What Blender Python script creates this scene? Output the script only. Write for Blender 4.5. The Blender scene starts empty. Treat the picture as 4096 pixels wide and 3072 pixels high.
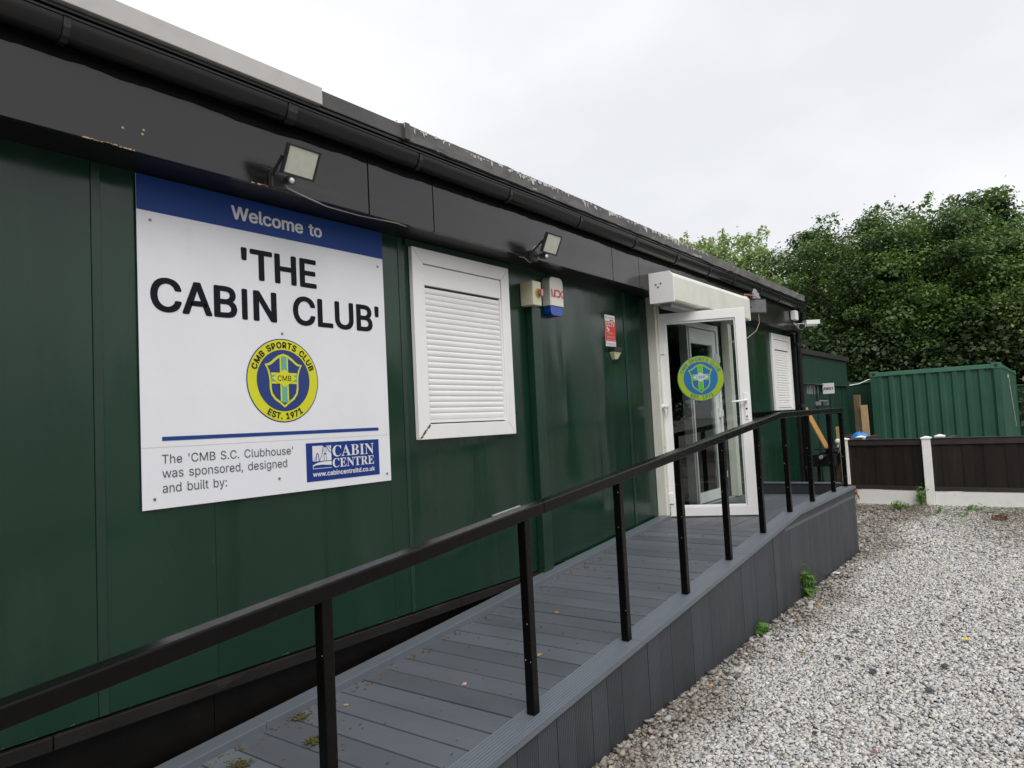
import bpy, bmesh, math, random
import numpy as np
from mathutils import Vector, Matrix
R = math.radians
SC = bpy.context.scene
COL = SC.collection
random.seed(7); RNG = np.random.default_rng(11)

# ---------------------------------------------------------------- camera
cam_data = bpy.data.cameras.new("camera"); cam = bpy.data.objects.new("camera", cam_data); COL.objects.link(cam)
YAW, PITCH, ROLL = .643352, .0575916, -.0508642
fw = Vector((math.cos(PITCH)*math.cos(YAW), math.cos(PITCH)*math.sin(YAW), math.sin(PITCH)))
r0 = Vector((math.sin(YAW), -math.cos(YAW), 0)); u0 = r0.cross(fw)
rr = math.cos(ROLL)*r0+math.sin(ROLL)*u0; uu = -math.sin(ROLL)*r0+math.cos(ROLL)*u0
mw = Matrix((rr, uu, -fw)).transposed().to_4x4(); mw.translation = Vector((0, -3, 1.555))
cam.matrix_world = mw
cam_data.sensor_width = 36; cam_data.lens = 25.204; cam_data.clip_start = .05; cam_data.clip_end = 3000
SC.camera = cam

# ---------------------------------------------------------------- overcast sky
SUN_EL, SUN_AZ = R(48), R(-135)      # azimuth measured from +X towards +Y
world = bpy.data.worlds.new("World"); SC.world = world; world.use_nodes = True
nt = world.node_tree; nt.nodes.clear()
out = nt.nodes.new("ShaderNodeOutputWorld"); bg = nt.nodes.new("ShaderNodeBackground")
sky = nt.nodes.new("ShaderNodeTexSky"); sky.sky_type = 'NISHITA'; sky.sun_disc = False
sky.sun_elevation = SUN_EL; sky.sun_rotation = R(90)-SUN_AZ; sky.dust_density = 6; sky.air_density = 1.0
tc = nt.nodes.new("ShaderNodeTexCoord")
mp = nt.nodes.new("ShaderNodeMapping"); mp.inputs['Scale'].default_value = (1, 1, 2.2)
nz = nt.nodes.new("ShaderNodeTexNoise"); nz.inputs['Scale'].default_value = 1.6; nz.inputs['Detail'].default_value = 4; nz.inputs['Roughness'].default_value = .5
cr = nt.nodes.new("ShaderNodeValToRGB")
cr.color_ramp.elements[0].position = .35; cr.color_ramp.elements[0].color = (5.75, 5.85, 6.05, 1)
cr.color_ramp.elements[1].position = .66; cr.color_ramp.elements[1].color = (7.35, 7.35, 7.4, 1)
mx = nt.nodes.new("ShaderNodeMix"); mx.data_type = 'RGBA'; mx.inputs[0].default_value = .93
nt.links.new(tc.outputs['Generated'], mp.inputs[0]); nt.links.new(mp.outputs[0], nz.inputs['Vector'])
nt.links.new(nz.outputs[0], cr.inputs[0]); nt.links.new(sky.outputs[0], mx.inputs[6]); nt.links.new(cr.outputs[0], mx.inputs[7])
nt.links.new(mx.outputs[2], bg.inputs[0]); nt.links.new(bg.outputs[0], out.inputs[0])
bg.inputs[1].default_value = .1
sun_d = bpy.data.lights.new("sun", 'SUN'); sun_d.energy = 1.15; sun_d.angle = R(42); sun_d.color = (1, .97, .93)
sun = bpy.data.objects.new("sun", sun_d); COL.objects.link(sun)
sd = Vector((math.cos(SUN_EL)*math.cos(SUN_AZ), math.cos(SUN_EL)*math.sin(SUN_AZ), math.sin(SUN_EL)))
sun.rotation_euler = sd.to_track_quat('Z', 'Y').to_euler()
SC.view_settings.view_transform = 'Standard'; SC.view_settings.look = 'None'
SC.view_settings.exposure = 0.62; SC.view_settings.gamma = 1; SC.view_settings.use_curve_mapping = False
SC.render.engine = 'CYCLES'; SC.cycles.max_bounces = 8; SC.cycles.transparent_max_bounces = 16

# ---------------------------------------------------------------- materials
MATS = {}
def mat(name, col, rough=.6, var=.12, scale=4, bump=0, bscale=60, spec=.5, metal=0, stain=None, stretch=(1, 1, 1), rvar=0,
        rnd=0, coat=0, wave=None, spots=None, trans=0):
    """painted or natural surface: base colour with slow variation, stains, fine relief; all in world position"""
    if name in MATS: return MATS[name]
    m = bpy.data.materials.new(name); MATS[name] = m; m.use_nodes = True
    n = m.node_tree.nodes; L = m.node_tree.links; b = n['Principled BSDF']
    b.inputs['Metallic'].default_value = metal; b.inputs['Specular IOR Level'].default_value = spec
    b.inputs['Coat Weight'].default_value = coat; b.inputs['Coat Roughness'].default_value = .12
    g = n.new("ShaderNodeNewGeometry"); mpn = n.new("ShaderNodeMapping"); mpn.inputs['Scale'].default_value = stretch
    L.new(g.outputs['Position'], mpn.inputs[0])
    def noise(s, d=4, r=.55):
        t = n.new("ShaderNodeTexNoise"); t.inputs['Scale'].default_value = s; t.inputs['Detail'].default_value = d
        t.inputs['Roughness'].default_value = r; L.new(mpn.outputs[0], t.inputs['Vector']); return t.outputs[0]
    def mr(v, a, b_, lo=.3, hi=.7):
        t = n.new("ShaderNodeMapRange"); L.new(v, t.inputs[0]); t.inputs[1].default_value = lo; t.inputs[2].default_value = hi
        t.inputs[3].default_value = a; t.inputs[4].default_value = b_; return t.outputs[0]
    def mixc(f, a, c):
        t = n.new("ShaderNodeMix"); t.data_type = 'RGBA'
        if isinstance(f, float): t.inputs[0].default_value = f
        else: L.new(f, t.inputs[0])
        for k, v in ((6, a), (7, c)):
            if isinstance(v, tuple): t.inputs[k].default_value = (*v, 1)
            else: L.new(v, t.inputs[k])
        return t.outputs[2]
    c0 = tuple(x*(1-var) for x in col); c1 = tuple(min(1, x*(1+var)) for x in col)
    cc = mixc(mr(noise(scale), 0, 1), c0, c1)
    if rnd:
        oi = n.new("ShaderNodeObjectInfo"); v = mr(oi.outputs['Random'], 1-rnd, 1+rnd, 0, 1)
        hs = n.new("ShaderNodeHueSaturation"); L.new(v, hs.inputs['Value']); L.new(cc, hs.inputs['Color']); cc = hs.outputs[0]
    if stain:
        for (scol, amt, ss, lo, hi) in (stain if isinstance(stain, list) else [stain]):
            cc = mixc(mr(noise(ss, 6, .65), 0, amt, lo, hi), cc, scol)
    L.new(cc, b.inputs['Base Color'])
    if rvar: L.new(mr(noise(scale*1.7, 5, .6), max(.03, rough-rvar), rough+rvar), b.inputs['Roughness'])
    else: b.inputs['Roughness'].default_value = rough
    if bump:
        bp = n.new("ShaderNodeBump"); bp.inputs['Strength'].default_value = 1; bp.inputs['Distance'].default_value = bump
        L.new(noise(bscale, 4, .6), bp.inputs['Height']); last = bp
        L.new(bp.outputs[0], b.inputs['Normal'])
        if wave:
            b2 = n.new("ShaderNodeBump"); b2.inputs['Distance'].default_value = wave[0]; L.new(noise(wave[1], 2, .4), b2.inputs['Height'])
            L.new(b2.outputs[0], bp.inputs['Normal'])
    return m

M = {}
M['green'] = mat('green_gloss_paint', (.0058, .0300, .0165), .19, .2, 1.2, .0005, 30, .46, rvar=.11, wave=(.026, 2.2), stretch=(1, 1, .2),
                 stain=[((.045, .085, .062), .30, 3.2, .56, .8), ((.13, .16, .14), .35, 22, .68, .8)])  # first stain tone puts pale vertical streaks of reflection into the green
M['green_trim'] = mat('green_trim_paint', (.0085, .034, .020), .3, .15, 6, .001, 50, .5, stain=((.10, .14, .11), .4, 20, .62, .8))
M['black_gloss'] = mat('black_fascia_paint', (.0105, .0096, .0102), .17, .15, 3, .0007, 45, .6, rvar=.11, stretch=(.16, 1, 1.6), wave=(.006, 3),
                 stain=[((.09, .085, .08), .3, 7, .6, .85), ((.002, .002, .002), .9, 26, .68, .74)])
M['black_matt'] = mat('black_paint', (.008, .008, .009), .4, .2, 6, .001, 60, .3)
M['black_rail'] = mat('black_rail_paint', (.0022, .0020, .0019), .27, .25, 8, .00012, 60, .2, rvar=.06, stain=((.03, .03, .032), .3, 30, .66, .85))
M['black_plastic'] = mat('black_gutter_plastic', (.0055, .0052, .0058), .25, .2, 5, .0003, 40, .42, stain=((.04, .04, .037), .4, 14, .62, .85))
M['gutter_bracket'] = mat('gutter_bracket_plastic', (.010, .010, .011), .42, .2, 5)
M['plinth'] = mat('black_bitumen_board', (.005, .0042, .0036), .42, .3, 5, .002, 30, .15, stain=[((.06, .05, .038), .45, 9, .62, .85), ((.25, .22, .14), .8, 34, .72, .78)])
M['plinth_lip'] = mat('worn_black_lip', (.014, .012, .0105), .45, .3, 12, .001, 60, .25, stretch=(.3, 1, 1), stain=((.12, .11, .09), .5, 10, .58, .8))
M['ppvc'] = mat('white_upvc', (.84, .84, .835), .32, .03, 3, 0, 1, .5, stain=((.45, .44, .36), .35, 5, .62, .85))
M['ppvc_dirty'] = mat('weathered_white_upvc', (.72, .72, .66), .4, .05, 3, .0006, 60, .4,
                      stain=[((.36, .37, .22), .5, 2.6, .48, .8), ((.16, .15, .10), .4, 22, .66, .8)], stretch=(1, 1, .5))
M['slat'] = mat('white_shutter_slat', (.84, .84, .83), .35, .03, 4, 0, 1, .5, stain=((.5, .48, .42), .3, 8, .6, .85))
M['trim_white'] = mat('pale_grey_metal_trim', (.50, .49, .475), .45, .05, 4, .0005, 60, .4, stain=((.34, .33, .31), .4, 9, .55, .8))
M['trim_black'] = mat('dark_grey_trim', (.075, .073, .072), .42, .2, 5, .001, 50, .4, stain=((.16, .155, .15), .5, 9, .55, .8))
M['trim_old'] = mat('peeling_concrete_trim', (.150, .149, .148), .75, .25, 7, .004, 35, .25,
                    stain=[((.04, .036, .032), .75, 6, .5, .75), ((.50, .49, .45), .9, 13, .62, .66)], stretch=(.5, 1, 1.3))
M['roof'] = mat('roof_felt', (.05, .05, .05), .8, .2, 5, .003, 50)
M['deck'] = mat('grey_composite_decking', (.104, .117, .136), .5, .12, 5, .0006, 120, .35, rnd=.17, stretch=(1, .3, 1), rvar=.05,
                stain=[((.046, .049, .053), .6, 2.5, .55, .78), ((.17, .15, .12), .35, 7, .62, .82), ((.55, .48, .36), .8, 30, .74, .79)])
M['deck_x'] = mat('grey_landing_decking', (.096, .106, .120), .5, .1, 5, .0006, 120, .4, rnd=.10, stretch=(.3, 1, 1), rvar=.05, stain=((.05, .05, .05), .5, 4, .55, .8))
M['cap'] = mat('grey_composite_edge', (.120, .138, .162), .42, .08, 5, .0005, 120, .45, rnd=.05, stretch=(.3, 1, 1), rvar=.05, stain=((.07, .07, .07), .4, 7, .58, .8))
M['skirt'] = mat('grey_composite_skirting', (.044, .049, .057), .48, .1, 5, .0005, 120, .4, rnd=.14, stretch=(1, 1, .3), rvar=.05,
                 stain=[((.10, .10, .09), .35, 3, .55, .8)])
M['sign_white'] = mat('sign_white', (.79, .80, .84), .35, .03, 3, 0, 1, .4, stain=((.5, .5, .5), .3, 5, .62, .8))
def flat(name, col, rough=.4, **k): return mat(name, col, rough, .04, 6, **k)
INK = dict(spec=.15, rough=.6)
M['sign_blue'] = flat('sign_blue', (.013, .050, .235), .5, spec=.25); M['logo_blue'] = flat('logo_navy', (.010, .036, .22), .5, spec=.25); M['ink'] = flat('black_ink', (.008, .009, .012), **INK)
M['ink_grey'] = flat('grey_blue_ink', (.075, .10, .13), **INK); M['print_white'] = flat('white_print', (.72, .72, .75)); M['yellow'] = flat('badge_yellow', (.66, .66, .012))
M['badge_navy'] = flat('badge_navy', (.010, .035, .19)); M['badge_green'] = flat('badge_green', (.13, .40, .30)); M['red'] = flat('red_print', (.62, .035, .03))
M['red_pale'] = flat('pale_red_print', (.70, .35, .33)); M['seam'] = flat('pale_seam', (.52, .52, .52))
M['st_yellow'] = flat('sticker_lime', (.33, .45, .012)); M['st_blue'] = flat('sticker_blue', (.008, .15, .40)); M['st_green'] = flat('sticker_green', (.08, .50, .03))
M['st_white'] = flat('sticker_pale', (.50, .60, .66)); M['st_teal'] = flat('sticker_teal', (.02, .20, .22))
M['cream'] = mat('cream_plastic', (.62, .60, .42), .4, .06, 6, stain=((.4, .36, .2), .4, 14, .6, .8)); M['alarm_white'] = mat('alarm_cream', (.74, .72, .64), .3, .03, 5)
M['alarm_blue'] = mat('blue_lens', (.01, .06, .36), .2, .1, 9); M['knob_yellow'] = flat('dial_yellow', (.55, .42, .08)); M['knob_red'] = flat('dial_maroon', (.30, .10, .12))
M['lamp_black'] = mat('black_lamp_housing', (.02, .02, .021), .4, .15, 20); M['lamp_glass'] = mat('pale_lamp_lens', (.62, .64, .54), .28, .05, 30, spec=.6)
M['grey_glass'] = mat('dusty_lamp_glass', (.13, .135, .135), .25, .15, 30); M['lens_dot'] = flat('white_sensor_dome', (.7, .7, .68), .3)
M['cable'] = mat('grey_cable', (.38, .36, .32), .5); M['cable_tan'] = mat('tan_cable', (.50, .45, .22), .5)
M['copper'] = mat('rusty_copper', (.36, .15, .09), .6, .2, 20); M['feather'] = mat('pale_feather', (.34, .35, .42), .8, .2, 30); M['twig'] = mat('nest_twig', (.07, .05, .035), .9, .3, 30)
M['screw'] = mat('dull_screw', (.24, .23, .22), .4, .1, 30, metal=.6); M['dark'] = mat('dark_reveal', (.016, .018, .016), .5, .2, 5)
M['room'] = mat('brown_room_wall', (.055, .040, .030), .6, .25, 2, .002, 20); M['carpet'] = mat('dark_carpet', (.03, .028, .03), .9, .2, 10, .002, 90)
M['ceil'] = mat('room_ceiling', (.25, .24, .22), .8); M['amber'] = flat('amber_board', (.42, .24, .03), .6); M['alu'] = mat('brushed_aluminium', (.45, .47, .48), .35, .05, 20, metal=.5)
M['cont'] = mat('container_green', (.020, .080, .050), .42, .12, 1.6, .001, 40, .5, stain=[((.05, .12, .08), .4, 5, .55, .8)])
M['cont_rail'] = mat('container_rail_green', (.05, .15, .10), .45, .12, 3, .001, 40, .4)
M['hoard'] = mat('hoarding_green', (.011, .045, .028), .5, .15, 2, .001, 40, .4)
M['far_cabin'] = mat('rear_cabin_green', (.011, .042, .029), .5, .12, 2, .001, 40, .35)
M['felt_old'] = mat('old_roof_felt', (.03, .031, .029), .8, .3, 9, .004, 30, .2)
M['fence'] = mat('dark_brown_fence_stain', (.017, .0125, .0105), .6, .3, 6, .002, 60, .3, stretch=(1, 1, .15), rnd=.3, stain=((.055, .04, .034), .6, 5, .55, .8))
M['fence_rail'] = mat('fence_rail_stain', (.034, .029, .026), .55, .2, 9, .001, 60)
M['fence_white'] = mat('white_painted_concrete', (.86, .86, .84), .7, .04, 5, .002, 50, .3, stain=[((.40, .37, .28), .45, 3.5, .56, .8), ((.28, .24, .17), .5, 12, .64, .8)])
M['old_wood'] = mat('weathered_timber', (.16, .125, .075), .85, .35, 7, .004, 40, .2, stretch=(1, 1, .25), stain=((.05, .055, .03), .7, 5, .5, .7))
M['ply'] = mat('orange_plywood', (.42, .235, .075), .65, .15, 8, .001, 40, .3, stretch=(1, 1, .3)); M['ply2'] = mat('tan_plank', (.46, .31, .16), .7, .12, 9)
M['maroon'] = mat('maroon_sheet', (.10, .045, .04), .7); M['tarp'] = mat('blue_plastic_bag', (.03, .24, .62), .35, .1, 12, .01, 14); M['white_ob'] = flat('white_plastic', (.72, .72, .7))
M['rubber'] = mat('black_rubber', (.015, .015, .015), .7); M['awning'] = flat('awning_grey', (.30, .31, .30))
M['bark'] = mat('tree_bark', (.07, .058, .043), .9, .3, 5, .02, 14, .2, stretch=(1, 1, .3)); M['fern_brown'] = mat('dead_fern', (.30, .11, .03), .8, .3, 30)
M['leaf_orange'] = flat('orange_leaf', (.50, .20, .03), .6); M['leaf_yellow'] = flat('yellow_leaf', (.7, .55, .03), .6); M['debris'] = mat('brown_leaf_litter', (.13, .085, .04), .9, .4, 40)
M['moss'] = mat('olive_catkin_litter', (.10, .09, .035), .9, .5, 60, .01, 90); M['dark_bit'] = flat('dark_slate_bit', (.04, .042, .05), .5)
def glass(name, tint=(.86, .9, .88), rough=0.0):
    m = bpy.data.materials.new(name); m.use_nodes = True; n = m.node_tree.nodes; L = m.node_tree.links; n.remove(n['Principled BSDF'])
    t = n.new("ShaderNodeBsdfTransparent"); t.inputs[0].default_value = (*tint, 1); g = n.new("ShaderNodeBsdfGlossy"); g.inputs['Roughness'].default_value = rough
    f = n.new("ShaderNodeFresnel"); f.inputs[0].default_value = 1.62; x = n.new("ShaderNodeMixShader")
    L.new(f.outputs[0], x.inputs[0]); L.new(t.outputs[0], x.inputs[1]); L.new(g.outputs[0], x.inputs[2]); L.new(x.outputs[0], n['Material Output'].inputs[0]); return m
M['glass'] = glass('window_glass')

# ---------------------------------------------------------------- building helpers
ORG = {}
def link(o, parent=None, loc=None):
    COL.objects.link(o)
    w = Vector(loc) if loc is not None else (ORG[parent.name] if parent else Vector((0, 0, 0)))
    o.location = w-(ORG[parent.name] if parent else Vector((0, 0, 0)))
    if parent: o.parent = parent
    ORG[o.name] = w; return o
def tag(o, label=None, cat=None, group=None, kind=None):
    for k, v in (('label', label), ('category', cat), ('group', group), ('kind', kind)):
        if v: o[k] = v
    return o
def thing(name, label, cat, loc=(0, 0, 0), group=None):
    o = bpy.data.objects.new(name, None); o.empty_display_size = .1
    link(o, None, loc); return tag(o, label, cat, group)
class MB:
    def __init__(s): s.v = []; s.f = []; s.sm = []
    def add(s, vs, fs, smooth=False):
        k = len(s.v); s.v += [tuple(v) for v in vs]; s.f += [tuple(i+k for i in f) for f in fs]; s.sm += [smooth]*len(fs); return s
    def box(s, x0, x1, y0, y1, z0, z1, mx=None):
        vs = [Vector((x, y, z)) for x in (x0, x1) for y in (y0, y1) for z in (z0, z1)]
        if mx is not None: vs = [mx @ v for v in vs]
        return s.add(vs, [(0, 1, 3, 2), (4, 6, 7, 5), (0, 4, 5, 1), (2, 3, 7, 6), (0, 2, 6, 4), (1, 5, 7, 3)])
    def bar(s, a, b, w, h, up=(0, 0, 1)):
        """box from a to b (centre line), width w sideways, height h along up"""
        a = Vector(a); b = Vector(b); d = (b-a); L = d.length; d.normalize(); sd_ = d.cross(Vector(up)).normalized(); u = sd_.cross(d)
        vs = [p+sd_*x*w/2+u*z*h/2 for p in (a, b) for x in (-1, 1) for z in (-1, 1)]
        return s.add(vs, [(0, 1, 3, 2), (4, 6, 7, 5), (0, 4, 5, 1), (2, 3, 7, 6), (0, 2, 6, 4), (1, 5, 7, 3)])
    def prism(s, prof, p0, p1, axis='x', cap=True):
        """profile [(a,b)] extruded along an axis"""
        def pt(a, b, t): return {'x': (t, a, b), 'y': (a, t, b), 'z': (a, b, t)}[axis]
        n = len(prof); vs = [pt(a, b, p0) for a, b in prof]+[pt(a, b, p1) for a, b in prof]
        fs = [(i, (i+1) % n, n+(i+1) % n, n+i) for i in range(n)]
        if cap: fs += [tuple(range(n))[::-1], tuple(range(n, 2*n))]
        return s.add(vs, fs)
    def tube(s, pts, r, n=8, caps=True):
        pts = [Vector(p) for p in pts]; rs = r if isinstance(r, (list, tuple)) else [r]*len(pts); k = len(s.v); vs = []
        for i, p in enumerate(pts):
            d = (pts[min(i+1, len(pts)-1)]-pts[max(i-1, 0)]).normalized(); a = d.orthogonal().normalized() if i == 0 else (a0-d*a0.dot(d)).normalized(); a0 = a; b = d.cross(a)
            vs += [p+(a*math.cos(2*math.pi*j/n)+b*math.sin(2*math.pi*j/n))*rs[i] for j in range(n)]
        fs = [(i*n+j, i*n+(j+1) % n, (i+1)*n+(j+1) % n, (i+1)*n+j) for i in range(len(pts)-1) for j in range(n)]
        s.add(vs, fs, True)
        if caps: s.add(vs[:n], [tuple(range(n))[::-1]]); s.add(vs[-n:], [tuple(range(n))])
        return s
    def cyl(s, c, d, r, h, n=16, r2=None):
        c = Vector(c); d = Vector(d).normalized(); return s.tube([c, c+d*h], [r, r if r2 is None else r2], n)
    def ball(s, c, r, n=8, sc=(1, 1, 1)):
        vs = []; c = Vector(c)
        for i in range(n+1):
            t = math.pi*i/n
            vs += [c+Vector((math.sin(t)*math.cos(2*math.pi*j/(2*n))*sc[0], math.sin(t)*math.sin(2*math.pi*j/(2*n))*sc[1], math.cos(t)*sc[2]))*r for j in range(2*n)]
        m_ = 2*n; return s.add(vs, [(i*m_+j, (i+1)*m_+j, (i+1)*m_+(j+1) % m_, i*m_+(j+1) % m_) for i in range(n) for j in range(m_)], True)
    def map(s, fn): s.v = [tuple(fn(Vector(v))) for v in s.v]; return s
    def mesh(s, name, m, org=Vector((0, 0, 0))):
        me = bpy.data.meshes.new(name); me.from_pydata([tuple(Vector(v)-org) for v in s.v], [], s.f); me.update()
        me.polygons.foreach_set('use_smooth', s.sm)
        if m: me.materials.append(m)
        return me
    def build(s, name, m, parent=None, bevel=0, label=None, kind=None, loc=None):
        w = Vector(loc) if loc is not None else (ORG[parent.name] if parent else Vector((0, 0, 0)))
        me = s.mesh(name, m, w); bm = bmesh.new(); bm.from_mesh(me); bmesh.ops.recalc_face_normals(bm, faces=bm.faces); bm.to_mesh(me); bm.free()
        o = bpy.data.objects.new(name, me); link(o, parent, w)
        if bevel:
            b = o.modifiers.new('bevel', 'BEVEL'); b.width = bevel; b.segments = 2; b.limit_method = 'ANGLE'; b.angle_limit = R(35)
        if label: o['label'] = label
        if kind: o['kind'] = kind
        return o
def box(name, m, parent, x0, x1, y0, y1, z0, z1, bevel=0, **k):
    return MB().box(x0, x1, y0, y1, z0, z1).build(name, m, parent, bevel, **k)
def share(name, me, parent, loc, bevel=0, rot=None):
    o = bpy.data.objects.new(name, me); link(o, parent, loc)
    if rot: o.rotation_euler = rot
    if bevel:
        b = o.modifiers.new('bevel', 'BEVEL'); b.width = bevel; b.segments = 2; b.limit_method = 'ANGLE'; b.angle_limit = R(35)
    return o

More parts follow.
